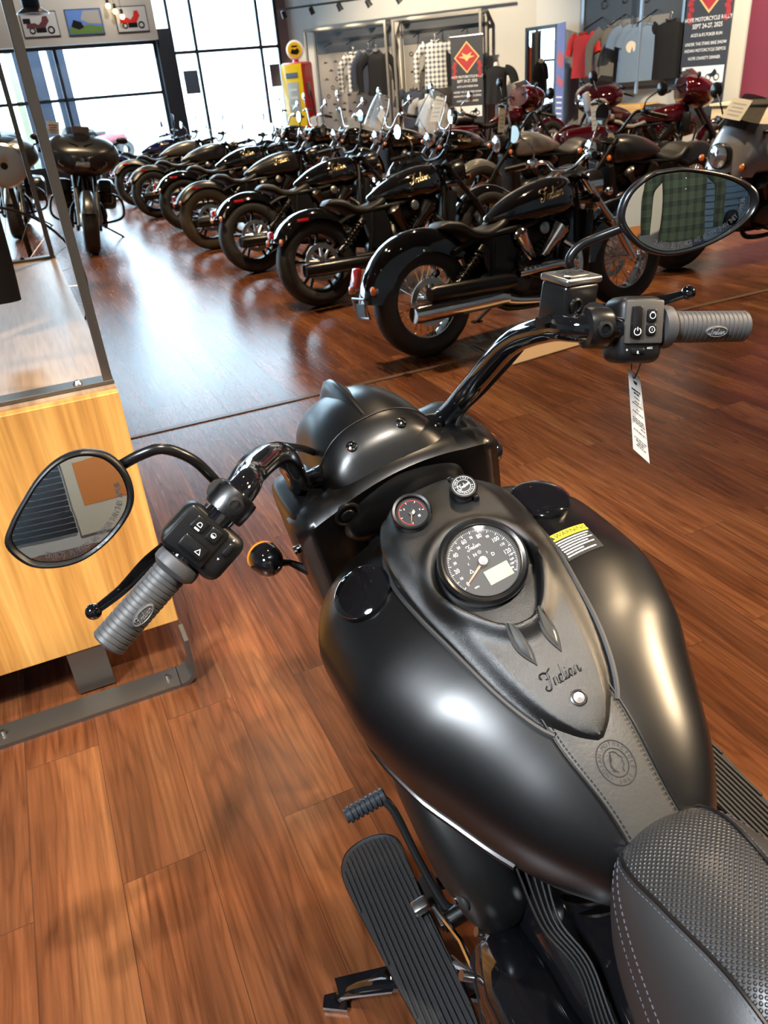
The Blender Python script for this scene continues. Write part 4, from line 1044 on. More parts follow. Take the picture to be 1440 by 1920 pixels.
def fork(s):
    def f(): return MB().tube([(1.16, s * .10, .87), (1.36, s * .10, .62), (1.45, s * .10, .52)], .021, 12).tube([(1.41, s * .10, .565), (1.585, s * .10, .30)], [.029, .027], 12).cyl((1.56, s * .115, WR), (1.56, s * .06, WR), .022, seg=10)
    return f
def clamps(): return MB().box((1.185, 0, .84), (.07, .25, .03), Matrix.Rotation(radians(29), 3, 'Y'), .01).box((1.265, 0, .71), (.07, .25, .03), Matrix.Rotation(radians(29), 3, 'Y'), .01)
BARS = {'low': [(1.13, 0, .90), (1.13, .10, .91), (1.14, .17, .955), (1.10, .25, .965), (1.00, .39, .955)],
        'high': [(1.13, 0, .90), (1.12, .08, .92), (1.10, .20, 1.08), (1.07, .28, 1.10), (.94, .40, 1.07)]}
def bars(k):
    def f():
        p = BARS[k]; return MB().tube([(a, -b_, c) for a, b_, c in reversed(p[1:])] + p, .0135, 10, n=5)
    return f
def grip(k, s):
    def f(): a, b_ = V(BARS[k][3]), V(BARS[k][4]); a = a * .25 + b_ * .75 * 1.0 if False else a + (b_ - a) * .3; e = b_ + (b_ - a) * .12; return MB().cyl((a.x, s * a.y, a.z), (e.x, s * e.y, e.z), .0185, seg=12)
    return f
def lever(k, s):
    def f():
        a, b_ = V(BARS[k][3]), V(BARS[k][4]); mb = MB().tube([(a.x + .03, s * a.y, a.z), (a.x + .06, s * (a.y + .04), a.z - .01), (b_.x + .06, s * b_.y, b_.z - .015)], [.010, .007, .006], 8, n=3)
        mb.box((a.x, s * (a.y + .01), a.z), (.045, .055, .05), bev=.008); return mb
    return f
def mirror_bar(k, s, r=.055):
    def f():
        a = V(BARS[k][3]); c = V((a.x - .02, s * (a.y + .14), a.z + .19))
        mb = MB().tube([(a.x, s * a.y, a.z + .02), (a.x + .02, s * (a.y + .03), a.z + .10), c], .006, 8, n=4)
        return mb.lathe([(.0005, .022), (r * .7, .018), (r, .006), (r, -.004), (r * .93, -.008)], c, (1, 0, -.05), 24)
    return f
def mirror_face(k, s, r=.055):
    def f(): a = V(BARS[k][3]); return MB().lathe([(.0005, -.007), (r * .94, -.007)], (a.x - .02, s * (a.y + .14), a.z + .19), (1, 0, -.05), 24)
    return f
def headlight():
    return MB().lathe([(.0005, -.10), (.03, -.095), (.06, -.07), (.08, -.03), (.088, .01), (.090, .03), (.084, .036)], (1.33, 0, .79), (1, 0, -.03), 28)
def headlens(): return MB().lathe([(.083, .032), (.06, .042), (.0005, .048)], (1.33, 0, .79), (1, 0, -.03), 28)
def sig(x, s, y, z, fwd):
    def f(): return MB().tube([(x - fwd * .02, s * (y - .06), z), (x, s * y, z)], .007, 6).lathe([(.0005, -.022), (.016, -.018), (.024, -.004), (.025, .008)], (x, s * y, z), (fwd, 0, 0), 16)
    return f
def siglens(x, s, y, z, fwd):
    def f(): return MB().lathe([(.025, .006), (.022, .016), (.0005, .024)], (x, s * y, z), (fwd, 0, 0), 16)
    return f
def exhaust(s=-1):
    return MB().tube([(1.0, s * .11, .50), (1.05, s * .17, .42), (1.0, s * .19, .26), (.80, s * .19, .20), (.55, s * .19, .225), (.42, s * .195, .262)], [.024, .024, .024, .026, .028, .034], 14, n=5).tube([(.46, s * .195, .255), (.40, s * .195, .268), (.30, s * .198, .272), (-.17, s * .205, .285), (-.20, s * .205, .286)], [.034, .047, .050, .050, .044], 18)
def exhaust2b(s=-1):
    return MB().tube([(.62, s * .10, .50), (.60, s * .16, .42), (.60, s * .185, .33), (.52, s * .19, .30), (.40, s * .195, .30), (.22, s * .20, .305)], [.024, .024, .026, .03, .034, .034], 12, n=4)
def exhaust2(s=-1):
    return MB().tube([(.62, s * .10, .50), (.60, s * .16, .42), (.66, s * .185, .36), (.74, s * .19, .345)], .024, 12, n=4).tube([(.52, s * .20, .345), (.45, s * .20, .35), (-.05, s * .205, .375), (-.08, s * .205, .375)], [.036, .046, .046, .04], 16)
def heat_shield(s=-1):
    mb = MB()
    for k in range(13): x = .60 + .035 * k; mb.sphere((x, s * .205, .395 - .012 * (k / 12)), .013, n=8)
    mb.tube([(.56, s * .19, .38), (.80, s * .195, .385), (1.03, s * .18, .37)], .026, 12); return mb
def side_cover(s):
    def f(): return MB().rings([[V((x, s * y, z)) for x, z in ((.36, .60), (.56, .60), (.62, .42), (.56, .33), (.42, .36))] for y in (.10, .135, .140)])
    return f
def script_on_tank(s):
    def f():
        def fn(a, b_):
            x = .90 + (a * -s) ; z = .785 + b_ + a * -s * .12 * 1.0
            y = .1405 - .55 * max(z - .750, 0) ** 1.4 * 1.2 - .22 * abs(x - .90) ** 1.6
            return V((x, s * (y + .003), z))
        return script_logo(MB(), fn, .18, .0042, 4, 3)
    return f
def ws_pane():
    return MB().grid(lambda a, b_: (lambda ang, h: V((1.36 + .06 * cos(ang) - .16 * h, .27 * sin(ang) * (1 - .30 * h ** 3), .93 + .40 * h * (1 - .12 * sin(ang) ** 2))))((a - .5) * 2.4, b_), 18, 12)
def ws_frame():
    pts = [V((1.36 + .06 * cos(a) - .16 * h, .27 * sin(a) * (1 - .30 * h ** 3), .93 + .40 * h * (1 - .12 * sin(a) ** 2))) for a, h in [(-1.2, k / 10) for k in range(11)] + [(-1.2 + 2.4 * k / 14, 1) for k in range(1, 15)] + [(1.2, 1 - k / 10) for k in range(1, 11)]]
    return MB().tube(pts, .006, 6).tube([(1.30, .1, .85), (1.37, .18, 1.0)], .008, 6).tube([(1.30, -.1, .85), (1.37, -.18, 1.0)], .008, 6)
def quarter_fairing():
    def fn(a, b_):
        u_ = (a - .5) * 2; t = b_; w = .20 + .05 * sin(pi * t) - .05 * t; ang = u_ * 1.45
        return V((1.275 + .07 * cos(ang) - .10 * t - .10 * abs(u_) ** 3, w * sin(ang), .66 + .34 * t + .03 * (1 - abs(u_))))
    return MB().grid(fn, 24, 14)
def quarter_screen():
    def fn(a, b_):
        u_ = (a - .5) * 2; ang = u_ * 1.2; return V((1.215 + .08 * cos(ang) - .14 * b_, (.185 - .05 * b_) * sin(ang), .98 + .20 * b_ - .03 * abs(u_) ** 2))
    return MB().grid(fn, 16, 8)
M_grim = mat('silver_disc_metal', (.60, .58, .54), .28, 1.)
M_lens = mat('headlight_glass', (.45, .48, .5), .08, .8, coat=1.)
M_seatb = mat('black_seat_vinyl', (.018, .018, .018), .45)
M_case = mat('engine_black', (.018, .018, .019), .32, coat=.2)
M_clear = mat('windshield_plastic', (.9, .95, 1), .02, alpha=.12, spec=.8)
M_dtint = mat('dark_tint_plastic', (.01, .01, .012), .05, coat=1., alpha=.9)
def scout(loc, hd, label, paint=None, wheel='cast', fender='short', ex=None, trim=None, bar='low', ws=False, fairing=None, script=True, tyr=None, lean=8, seatm=None, group='motorcycles on the showroom floor', chrome_eng=False, bagsm=None):
    paint = paint or M_gloss; ex = ex or M_blks; trim = trim or M_blks
    r = empty('motorcycle', pose(loc, radians(hd), radians(lean) * -1, 1.0), label, 'motorcycle', group)
    tm = tyr or M_tyre; rimf = rim_wire if wheel == 'wire' else rim_cast; rm = M_chr if wheel == 'wire' else M_blks
    for x, nm in ((0, 'rear_wheel'), (1.58, 'front_wheel')):
        w = part(nm, x, tyre(x), tm, r); part('rim', (x, wheel), rimf(x), rm, w); part('brake_disc', x, disc(x, -.088 if x == 0 else .085), M_grim, w)
    if fender == 'full': part('rear_fender', 'full', lambda: fender_arc(MB(), 0, WR, .405, .105, radians(28), radians(172), .13), paint, r, 50)
    else: part('rear_fender', 'short', lambda: fender_arc(MB(), 0, WR, .375, .100, radians(35), radians(150), .07), paint, r, 50)
    if fender == 'full': part('front_fender', 'full', lambda: fender_arc(MB(), 1.58, WR, .365, .082, radians(10), radians(178), .10), paint, r, 50)
    else: part('front_fender', 'short', lambda: fender_arc(MB(), 1.58, WR, .345, .075, radians(50), radians(150), .05), paint, r, 50)
    t = part('fuel_tank', 0, tank_loft, paint, r, 60)
    part('filler_cap', 0, lambda: MB().lathe([(.03, 0), (.03, .012), (.024, .018), (.0005, .019)], (.93, 0, .852), (-.1, 0, 1), 20), trim, t)
    if script:
        for s in (1, -1): part('tank_lettering', s, script_on_tank(s), M_gold, t)
    part('seat', 0, seat_loft, seatm or M_seatb, r, 60)
    part('crankcase', 0, engine_case, M_case, r, 60)
    for s in (1, -1):
        part('engine_cover', s, side_round(s), M_gun if chrome_eng else M_case, r)
        part('cylinder_head', s, head_cover(s), M_chr if chrome_eng else M_gun, r)
        part('shock_absorber', s, shocks(s), M_blks, r); part('fork_leg', s, fork(s), trim if trim is M_chr else M_blks, r)
        part('side_cover', s, side_cover(s), M_blk, r)
        g = part('hand_grip', (bar, s), grip(bar, s), M_blk, r); part('control_lever', (bar, s), lever(bar, s), trim, r)
        m_ = part('mirror', (bar, s), mirror_bar(bar, s), trim, r); part('mirror_glass', (bar, s), mirror_face(bar, s), M_mir, m_)
        yy, zz, xx = (.13, .45, -.38) if fender == 'full' else (.13, .50, -.30)
        q = part('rear_turn_signal', (fender, s), sig(xx, s, yy, zz, -1), trim, r); part('signal_lens', ('r', fender, s), siglens(xx, s, yy, zz, -1), M_amb, q)
        q = part('front_turn_signal', s, sig(1.30, s, .19, .74, 1), trim, r); part('signal_lens', ('f', s), siglens(1.30, s, .19, .74, 1), M_amb, q)
    part('cylinder', 0, cylinders, M_gun, r)
    part('air_box', 0, air_box, M_blk, r, 60)
    part('radiator', 0, lambda: MB().box((1.16, 0, .46), (.06, .28, .40), Matrix.Rotation(radians(12), 3, 'Y'), .01), M_blk, r)
    part('frame', 0, frame_tubes, M_blk, r); part('fork_clamps', 0, clamps, M_blks, r)
    part('handlebar', bar, bars(bar), trim, r)
    e = part('exhaust_pipe', 1, exhaust, ex, r)
    if fender == 'full': part('exhaust_heat_shield', 1, heat_shield, ex, r)
    part('exhaust_pipe', (2, fender), exhaust2 if fender == 'full' else exhaust2b, M_blks if ex is M_chr else ex, r)
    part('air_badge', 0, lambda: MB().lathe([(.034, -.01), (.034, .006), (.028, .010), (.0005, .011)], (.83, -.13, .60), (0, -1, .1), 24), M_alu, r)
    if fairing: 
        f_ = part('headlight_fairing', 0, quarter_fairing, fairing, r, 60); part('fairing_screen', 0, quarter_screen, M_dtint, f_)
    h = part('headlight', 0, headlight, trim if not fairing else M_blks, r)
    part('headlight_lens', 0, headlens, M_lens, h)
    if ws: w = part('windshield', 0, ws_pane, M_clear, r, 60); part('windshield_frame', 0, ws_frame, M_chr, w)
    if fender == 'full':
        part('tail_light', 'f', lambda: MB().box((-.415, 0, .52), (.035, .075, .11), Matrix.Rotation(radians(18), 3, 'Y'), .012), M_red, r, label='red tail light')
        pb = part('number_plate_bracket', 'f', lambda: MB().tube([(-.42, .07, .41), (-.40, .07, .30), (-.40, -.07, .30), (-.42, -.07, .41), (-.42, .07, .41)], .008, 6), M_alu, r)
        part('bracket_plate', 'f', lambda: MB().box((-.412, 0, .345), (.006, .10, .07)), M_gun, pb)
    else:
        part('tail_light', 's', lambda: MB().box((-.33, 0, .555), (.03, .07, .05), bev=.01), M_red, r, label='red tail light')
        for s in (1, -1): part('side_reflector', s, lambda s=s: MB().box((-.10, s * .100, .625), (.09, .008, .022), bev=.003), M_red, r, label='red side reflector')
    L = Matrix.Rotation(radians(-lean), 3, 'X').inverted()
    ft = L @ V((.62, .37, .006)); part('kickstand', lean, lambda: MB().tube([(.66, .15, .20), tuple(ft)], .012, 8).box(ft, (.07, .04, .008), L), M_blks, r)
    part('foot_peg', 0, lambda: MB().cyl((.95, .14, .28), (.95, .28, .28), .015, seg=10).cyl((.95, -.14, .28), (.95, -.28, .28), .015, seg=10), M_blk, r)
    return r
# ---- touring bike with a wide front fairing
def bag_fairing():
    X = [1.06, 1.12, 1.22, 1.32, 1.40, 1.47, 1.50]; H = [.36, .395, .40, .37, .31, .20, .08]; T = [1.20, 1.215, 1.20, 1.165, 1.12, 1.06, .99]; B_ = [.90, .87, .82, .79, .80, .84, .90]
    rg = []
    for i in range(25):
        x = 1.06 + .44 * sin(i / 24 * pi / 2); rg.append(superell(2.7, 44, interp(X, H, x), 1.0, interp(X, T, x), interp(X, B_, x), x, 2.2))
    return MB().rings(rg)
def bag_mask(): return MB().grid(lambda a, b_: (lambda u_, z: V((1.505 - .27 * abs(u_) ** 2.4 - .10 * (z - .93) ** 2 * 10, .315 * u_, z)))(2 * a - 1, .86 + (.15 - .02 * abs(2 * a - 1)) * b_), 24, 6)
def bag_screen(): return MB().grid(lambda a, b_: (lambda u_: V((1.36 - .16 * b_ - .14 * u_ * u_, .22 * u_ * (1 - .25 * b_), 1.15 + .14 * b_ - .02 * u_ * u_)))(2 * a - 1), 16, 8)
def bag_case(s):
    def f():
        mb = MB(); blob(mb, [(-.52, s * .27, .50, .06, .08), (-.50, s * .27, .50, .10, .14), (-.2, s * .27, .50, .115, .17), (.12, s * .27, .49, .11, .16), (.16, s * .26, .49, .05, .09)], e=3.6); return mb
    return f
def bagger(loc, hd, label, paint, lean=6, seatm=None, trunk=False, rest=False, group='touring motorcycles on the showroom floor'):
    r = empty('motorcycle', pose(loc, radians(hd), radians(-lean), 1.0), label, 'motorcycle', group)
    for x, nm in ((0, 'rear_wheel'), (1.66, 'front_wheel')):
        w = part(nm, (x, 'b'), tyre(x, .085), M_tyre, r); part('rim', (x, 'cast'), rim_cast(x), M_blks, w)
        for s in (1, -1): part('brake_disc', (x, s), disc(x, s * .085, .15), M_grim, w)
    part('front_fender', 'bag', lambda: fender_arc(MB(), 1.66, WR, .355, .08, radians(25), radians(165), .09), paint, r, 50)
    part('rear_fender', 'bag', lambda: fender_arc(MB(), 0, WR, .42, .12, radians(20), radians(200), .12), paint, r, 50)
    f_ = part('front_fairing', 0, bag_fairing, paint, r, 60); part('headlight_mask', 0, bag_mask, M_gloss, f_, 60)
    part('headlight_lens', 'bag', lambda: MB().box((1.497, 0, .925), (.03, .15, .055), bev=.012), M_lens, f_)
    for s in (1, -1):
        part('running_light', s, lambda s=s: MB().tube([(1.47, s * .16, .97), (1.45, s * .22, .975), (1.43, s * .25, .93), (1.45, s * .20, .90)], .008, 6, n=3), M_lens, f_)
        part('air_vent', s, lambda s=s: MB().prism([(1.43, s * .03, 1.10), (1.37, s * .13, 1.125), (1.42, s * .05, 1.075)], (.012, 0, .012)), M_dkp, f_)
        part('fork_leg', ('b', s), lambda s=s: MB().tube([(1.22, s * .11, .95), (1.64, s * .10, .30)], [.024, .030], 12), M_gun, r)
        part('highway_bar', s, lambda s=s: MB().tube([(1.18, s * .10, .62), (1.22, s * .34, .58), (1.20, s * .40, .45), (1.16, s * .36, .33), (1.12, s * .12, .26)], .015, 10, n=5), M_gloss, r)
        part('saddle_bag', s, bag_case(s), paint, r, 60)
        part('hand_grip', ('b', s), lambda s=s: MB().cyl((1.0, s * .32, 1.06), (.93, s * .44, 1.04), .02, seg=12), M_blk, r)
        part('mirror', ('b', s), lambda s=s: MB().sphere((1.18, s * .45, 1.17), .06, sx=.4, sy=1.1, sz=.6).tube([(1.2, s * .34, 1.12), (1.18, s * .44, 1.16)], .012, 8), M_blk, r)
        part('engine_cover', ('b', s), side_round(s), M_case, r); part('cylinder_head', ('b', s), head_cover(s), M_gun, r)
        part('lower_leg_cover', s, lambda s=s: MB().box((1.12, s * .22, .62), (.10, .14, .26), bev=.03), M_blk, r)
        part('exhaust_pipe', ('b', s), lambda s=s: exhaust(s), M_blks, r)
    part('handlebar', 'b', lambda: MB().tube([(.95, -.42, 1.045), (1.05, -.25, 1.08), (1.16, -.08, .98), (1.16, .08, .98), (1.05, .25, 1.08), (.95, .42, 1.045)], .014, 10, n=5), M_blks, r)
    sc_ = part('windscreen', 'b', bag_screen, M_dtint, r, 60)
    t = part('fuel_tank', 0, tank_loft, paint, r, 60)
    part('seat', 0, seat_loft, seatm or M_seatb, r, 60)
    part('pillion_seat', 0, lambda: MB().box((.0, 0, .76), (.34, .27, .09), bev=.035, seg=3), seatm or M_seatb, r)
    part('crankcase', 0, engine_case, M_case, r, 60); part('cylinder', 0, cylinders, M_gun, r); part('frame', 0, frame_tubes, M_blk, r)
    if rest:
        part('backrest', 'r', lambda: MB().box((-.20, 0, .98), (.07, .30, .26), Matrix.Rotation(radians(-12), 3, 'Y'), .03, 3), seatm, r)
        for s in (1, -1): part('armrest', s, lambda s=s: MB().tube([(-.14, s * .2, .80), (-.16, s * .27, .95), (-.02, s * .28, .97), (.04, s * .26, .90)], .025, 8, n=4), seatm, r)
    if trunk:
        tk = part('top_box', 0, lambda: blob(MB(), [(-.62, 0, .95, .18, .08), (-.60, 0, .95, .26, .14), (-.4, 0, .95, .29, .16), (-.22, 0, .95, .27, .14), (-.20, 0, .95, .2, .09)], e=3.4), paint, r, 60)
        part('backrest', 0, lambda: MB().box((-.18, 0, 1.03), (.07, .34, .24), Matrix.Rotation(radians(-12), 3, 'Y'), .03, 3), seatm or M_seatb, r)
        part('tail_light', 't', lambda: MB().box((-.625, 0, .93), (.02, .36, .05), bev=.008), M_red, r)
    L = Matrix.Rotation(radians(-lean), 3, 'X').inverted(); ft = L @ V((.62, .40, .006))
    part('kickstand', ('b', lean), lambda: MB().tube([(.66, .15, .20), tuple(ft)], .012, 8).box(ft, (.07, .04, .008), L), M_blks, r)
    return r
P_mblk = mat('satin_black_tank_paint', (.014, .014, .015), .30, spec=.6)
P_mgry = mat('satin_graphite_paint', (.12, .115, .11), .34, .5)
P_blue = mat('deep_blue_paint', (.008, .010, .07), .08, coat=1.)
P_slv = mat('silver_grey_paint', (.30, .30, .31), .25, .35, coat=.8)
P_gry = mat('stone_grey_paint', (.15, .148, .14), .2, coat=.8)
P_red = mat('candy_red_paint', (.085, .003, .007), .10, .3, coat=1.)
P_dred = mat('dark_maroon_paint', (.04, .002, .005), .10, .2, coat=1.)
T_brn = mat('lit_tyre_rubber', (.075, .06, .04), .7, bump=(90, .3, 2, .003))  # brown tint paints the light falling on the tyre
M_gseat = mat('light_grey_seat_vinyl', (.42, .42, .43), .5)
scout((.36, 4.45, 0), 28, 'gloss black cruiser with wire wheels and chrome exhaust, nearest bike of the row', M_gloss, 'wire', 'full', M_chr, M_chr, chrome_eng=True, bar='low')
RW = 'black bikes parked in a row with their rear wheels to the aisle'
scout((-.31, 5.88, 0), 28, 'gloss black bobber parked directly behind the wire wheeled bike, second in the row', M_gloss, group=RW)
scout((-.95, 7.35, 0), 28, 'gloss black bobber parked third in the row, before the brown tyred one', M_gloss, group=RW)
scout((-1.58, 8.80, 0), 28, 'satin black bobber with tyres tinted brown as if lit, in the row', P_mblk, group=RW, tyr=T_brn)
scout((-2.12, 10.32, 0), 28, 'gloss black bobber just beyond the brown tyred one', M_gloss, group=RW)
scout((-2.84, 11.84, 0), 28, 'satin black bobber between the gloss black and graphite tanked bikes', P_mblk, group=RW, script=False)
scout((-3.50, 13.45, 0), 28, 'bobber with a graphite grey tank near the far end of the row', P_mgry, group=RW, script=False)
scout((-4.15, 14.95, 0), 28, 'bobber with a deep blue tank, last in the row by the windows', P_blue, group=RW)
R2 = 'bikes facing the first row'
B_rogue = scout((3.87, 6.75, 0), 205, 'silver cruiser with headlight fairing and dark screen, partly behind the right mirror', P_slv, 'cast', 'short', bar='low', fairing=P_slv, script=False, group=R2)
B_tan = scout((3.30, 8.20, 0), 207, 'black cruiser with tan lit seat to the right of the grey tanked bike', P_mblk, 'wire', 'full', M_blks, bar='high', script=False, group=R2)
B_gry = scout((2.70, 9.65, 0), 207, 'cruiser with a stone grey tank in the middle of the facing row', P_gry, 'cast', 'short', bar='high', script=False, group=R2)
B_ws1 = scout((2.10, 11.10, 0), 207, 'black cruiser with the nearer tall clear windshield and chrome frame', M_gloss, 'wire', 'full', M_chr, M_chr, bar='high', ws=True, group=R2)
B_ws2 = scout((1.50, 12.55, 0), 207, 'black cruiser with a clear windshield, farther of the two', M_gloss, 'wire', 'full', M_chr, M_chr, bar='high', ws=True, group=R2)
B_r6 = scout((.90, 14.00, 0), 207, 'black cruiser with chrome mirrors in front of the petrol pump', M_gloss, 'wire', 'full', M_chr, M_chr, bar='high', group=R2)
B_r7 = scout((.30, 15.45, 0), 207, 'black cruiser with chrome mirrors before the corner of the windows', M_gloss, 'wire', 'full', M_chr, M_chr, bar='high', group=R2)
scout((-.25, 16.95, 0), 207, 'cruiser with chrome bars silhouetted against the tall window', M_gloss, 'wire', 'full', M_chr, M_chr, bar='high', group=R2)
B_bag = bagger((-3.55, 10.75, 0), -72, 'satin black touring bike with wide fairing facing the camera in the aisle', P_mblk, lean=8)
bagger((-5.05, 12.5, 0), -72, 'black touring bike half hidden behind the garment frame post', P_mblk, lean=6)
bagger((3.55, 11.95, 0), -8, 'red touring bike with light grey seat and backrest below the hanging banner', P_red, seatm=M_gseat, rest=True)
bagger((4.83, 13.55, 0), 205, 'dark maroon touring bike in front of the hanging red shirt', P_dred, trunk=False)
bagger((2.0, 14.75, 0), 15, 'bright red touring bike in front of the standing banner', P_red)
# price cards hung on the bars: placed in each bike's own axes
def card(bike, p, eul, w, h, label, m=None, cord=None):
    """p = middle of the card's top edge; cord = where the cord is tied"""
    from mathutils import Euler
    M_ = Matrix.Translation(V(p)) @ Euler([radians(a) for a in eul]).to_matrix().to_4x4()
    r = empty('price_card', bike.matrix_world @ M_, label, 'tag', 'price cards on the bikes')
    MB().box((0, 0, -h / 2), (.002, w, h)).build('card', m or M_paper, r, smooth=False)
    mb = MB()
    for k in range(4): mb.box((.002, 0, -h * (.25 + .18 * k)), (.001, w * (.7 - .12 * (k % 2)), h * .06))
    mb.build('card_print', M_grey if k != 1 else M_red, r, smooth=False)
    if cord is not None: MB().tube([V((0, 0, -.01)), M_.inverted() @ V(cord)], .0015, 5).build('cord', M_dkp, r)
    return r
M_cream = mat('cream_card', (.62, .56, .42), .6)
# ================================================================ shop fittings
def wallframe(o, e):
    """local x along the wall, local -y out into the room, z up"""
    e = V((e[0], e[1], 0)).normalized(); n = V((e.y, -e.x, 0))
    m = Matrix((e, -n, Z)).transposed().to_4x4(); m.translation = V((o[0], o[1], 0)); return m
WL = wallframe(cA, (.906, -.423)); WRt = wallframe(cB, (.574, -.819)); RMF = RM.to_4x4()
def thing(name, M4, loc, label, cat, group=None, rz=0.0):
    return empty(name, M4 @ Matrix.Translation(V(loc)) @ Matrix.Rotation(rz, 4, 'Z'), label, cat, group)
M_oak = wood('honey_wood_panel', (.36, .165, .04), (.56, .29, .075), (.68, .40, .12), (14, 1.2, .6), rough=.42, line=6)
M_oakt = wood('grey_brown_wood_top', (.26, .17, .10), (.34, .24, .155), (.42, .31, .21), (14, .9, 1), rough=.32, line=6)
# ---- display plinth with garment frame, left foreground
pl = thing('display_plinth', RMF, (0, 0, 0), 'long honey wood plinth on black steel base at the left edge, under the garment frame', 'display stand')
MB().box((-.745, 3.03, .4975), (1.70, 2.28, .695), bev=.002, seg=1).build('wood_box', M_oak, pl)
MB().box((-.745, 3.045, .847), (1.70, 2.25, .004)).build('wood_top', M_oakt, pl)
mb = MB(); pts = [(-1.7, 1.835), (.062, 1.835)]
mb.box((-.808, 1.8255, .006), (1.744, .085, .012))
cor = [(.062, 0, .062, .012)] + [(.07 + .042 * sin(t), .042 - .042 * cos(t), .07 + .030 * sin(t), .042 - .030 * cos(t)) for t in [k * pi / 12 for k in range(0, 7)]] + [(.112, .15, .100, .15)]
mb.rings([[V((xo, 1.783, zo)), V((xo, 1.868, zo)), V((xi, 1.868, zi)), V((xi, 1.783, zi))] for xo, zo, xi, zi in cor])
mb.build('base_frame', M_steel, pl)
for k, x in enumerate((.033, -.406, -.9)): MB().cyl((x, 1.825, .012), (x, 1.825, .026), .006, seg=10).build('stud', M_alu, pl)
MB().box((-.155, 1.90, .08), (.10, .012, .146)).build('support_leg', M_steel, pl)
MB().box((-1.1, 1.90, .08), (.10, .012, .146)).build('support_leg', M_steel, pl)
MB().box((-.80, 4.1, .006), (1.76, .085, .012)).build('base_frame', M_steel, pl)
MB().box((.10, 4.1, .08), (.012, .08, .146)).build('support_leg', M_steel, pl); MB().box((-1.4, 4.1, .08), (.08, .012, .146)).build('support_leg', M_steel, pl)
gf = thing('garment_frame', RMF, (0, 0, 0), 'open raw steel garment frame standing on the wooden plinth', 'clothes rack')
for s_ in (1.975, 4.08):
    MB().box((-.745, s_, .855), (1.70, .055, .010), bev=.001, seg=1).build('foot_channel', M_steel, gf)
    for t_ in (.092, -1.58): MB().box((t_, s_ - .012, 1.62), (.022, .022, 1.53), bev=.002, seg=1).build('post', M_steel, gf)
    MB().box((-.745, s_ - .012, 2.375), (1.694, .022, .022)).build('top_bar', M_steel, gf)
for t_ in (.092, -1.58, -.42): MB().box((t_, 3.02, 2.375), (.022, 2.10, .022)).build('top_rail', M_steel, gf)
MB().lathe([(.0005, .010), (.007, .009), (.010, .004), (.012, 0)], (.021, 1.972, .860), (0, 0, 1), 14).build('bolt', M_alu, gf)
MB().lathe([(.0005, .010), (.007, .009), (.010, .004), (.012, 0)], (-.04, 4.078, .860), (0, 0, 1), 14).build('bolt', M_blk, gf)
# ---- clothing
def plaid(name, base, a, b_, sx=9.0, sz=9.0):
    m = bpy.data.materials.new(name); m.use_nodes = True; nt = m.node_tree; L = nt.links.new; b = nt.nodes['Principled BSDF']
    tc = N(nt, 'ShaderNodeTexCoord'); sp_ = N(nt, 'ShaderNodeSeparateXYZ'); L(tc.outputs['Object'], sp_.inputs[0]); col = None
    outs = []
    for ax, sc in (('X', sx), ('Z', sz)):
        mu = N(nt, 'ShaderNodeMath', operation='MULTIPLY'); L(sp_.outputs[ax], mu.inputs[0]); mu.inputs[1].default_value = sc
        fr = N(nt, 'ShaderNodeMath', operation='FRACT'); L(mu.outputs[0], fr.inputs[0]); outs.append(fr.outputs[0])
    c1 = ramp(nt, outs[0], [(0, base), (.48, base), (.5, a), (.94, a), (.96, b_)]); c2 = ramp(nt, outs[1], [(0, base), (.48, base), (.5, a), (.94, a), (.96, b_)])
    for e in nt.nodes:
        if e.type == 'VALTORGB': e.color_ramp.interpolation = 'CONSTANT'
    mx = N(nt, 'ShaderNodeMixRGB'); mx.inputs[0].default_value = .5; L(c1, mx.inputs[1]); L(c2, mx.inputs[2]); L(mx.outputs[0], b.inputs['Base Color'])
    b.inputs['Roughness'].default_value = .85; return m
C_blk = mat('black_cotton', (.012, .012, .014), .95, spec=.2, bump=(300, .2, 3, .001)); C_red = mat('red_cotton', (.55, .02, .015), .85); C_gry = mat('charcoal_grey_fleece', (.13, .125, .115), .9)
C_blu = mat('slate_blue_cotton', (.12, .18, .28), .85); C_nvy = mat('navy_cotton', (.02, .028, .05), .85); C_wht = mat('pale_grey_knit', (.42, .42, .42), .85)
def shirt_body(w=.46, h=.70, d=.10, seed=0, waist=.93):
    random.seed(seed); ph = [random.uniform(0, 6) for _ in range(4)]
    rg = []; n = 40
    for i in range(19):
        t = i / 18; z = -h * t
        hw = w / 2 * (.42 + .58 * sstep(0, .11, t)) * (1 - (1 - waist) * sin(pi * min(t * 1.1, 1))); dd = d / 2 * (.55 + .45 * sstep(0, .2, t)) * (1 + .25 * t)
        r = []
        for k in range(n):
            a = 2 * pi * k / n; f_ = 1 + .10 * t * sin(5 * a + ph[0]) + .07 * t * sin(9 * a + ph[1] + 3 * t)
            r.append(V((hw * cos(a) * (1 + .01 * sin(7 * t + ph[2])), dd * (abs(sin(a)) ** .8) * (1 if sin(a) >= 0 else -1) * f_, z - (.03 * (abs(cos(a)) ** 2) if i == 0 else 0))))
        rg.append(r)
    return MB().rings(rg)
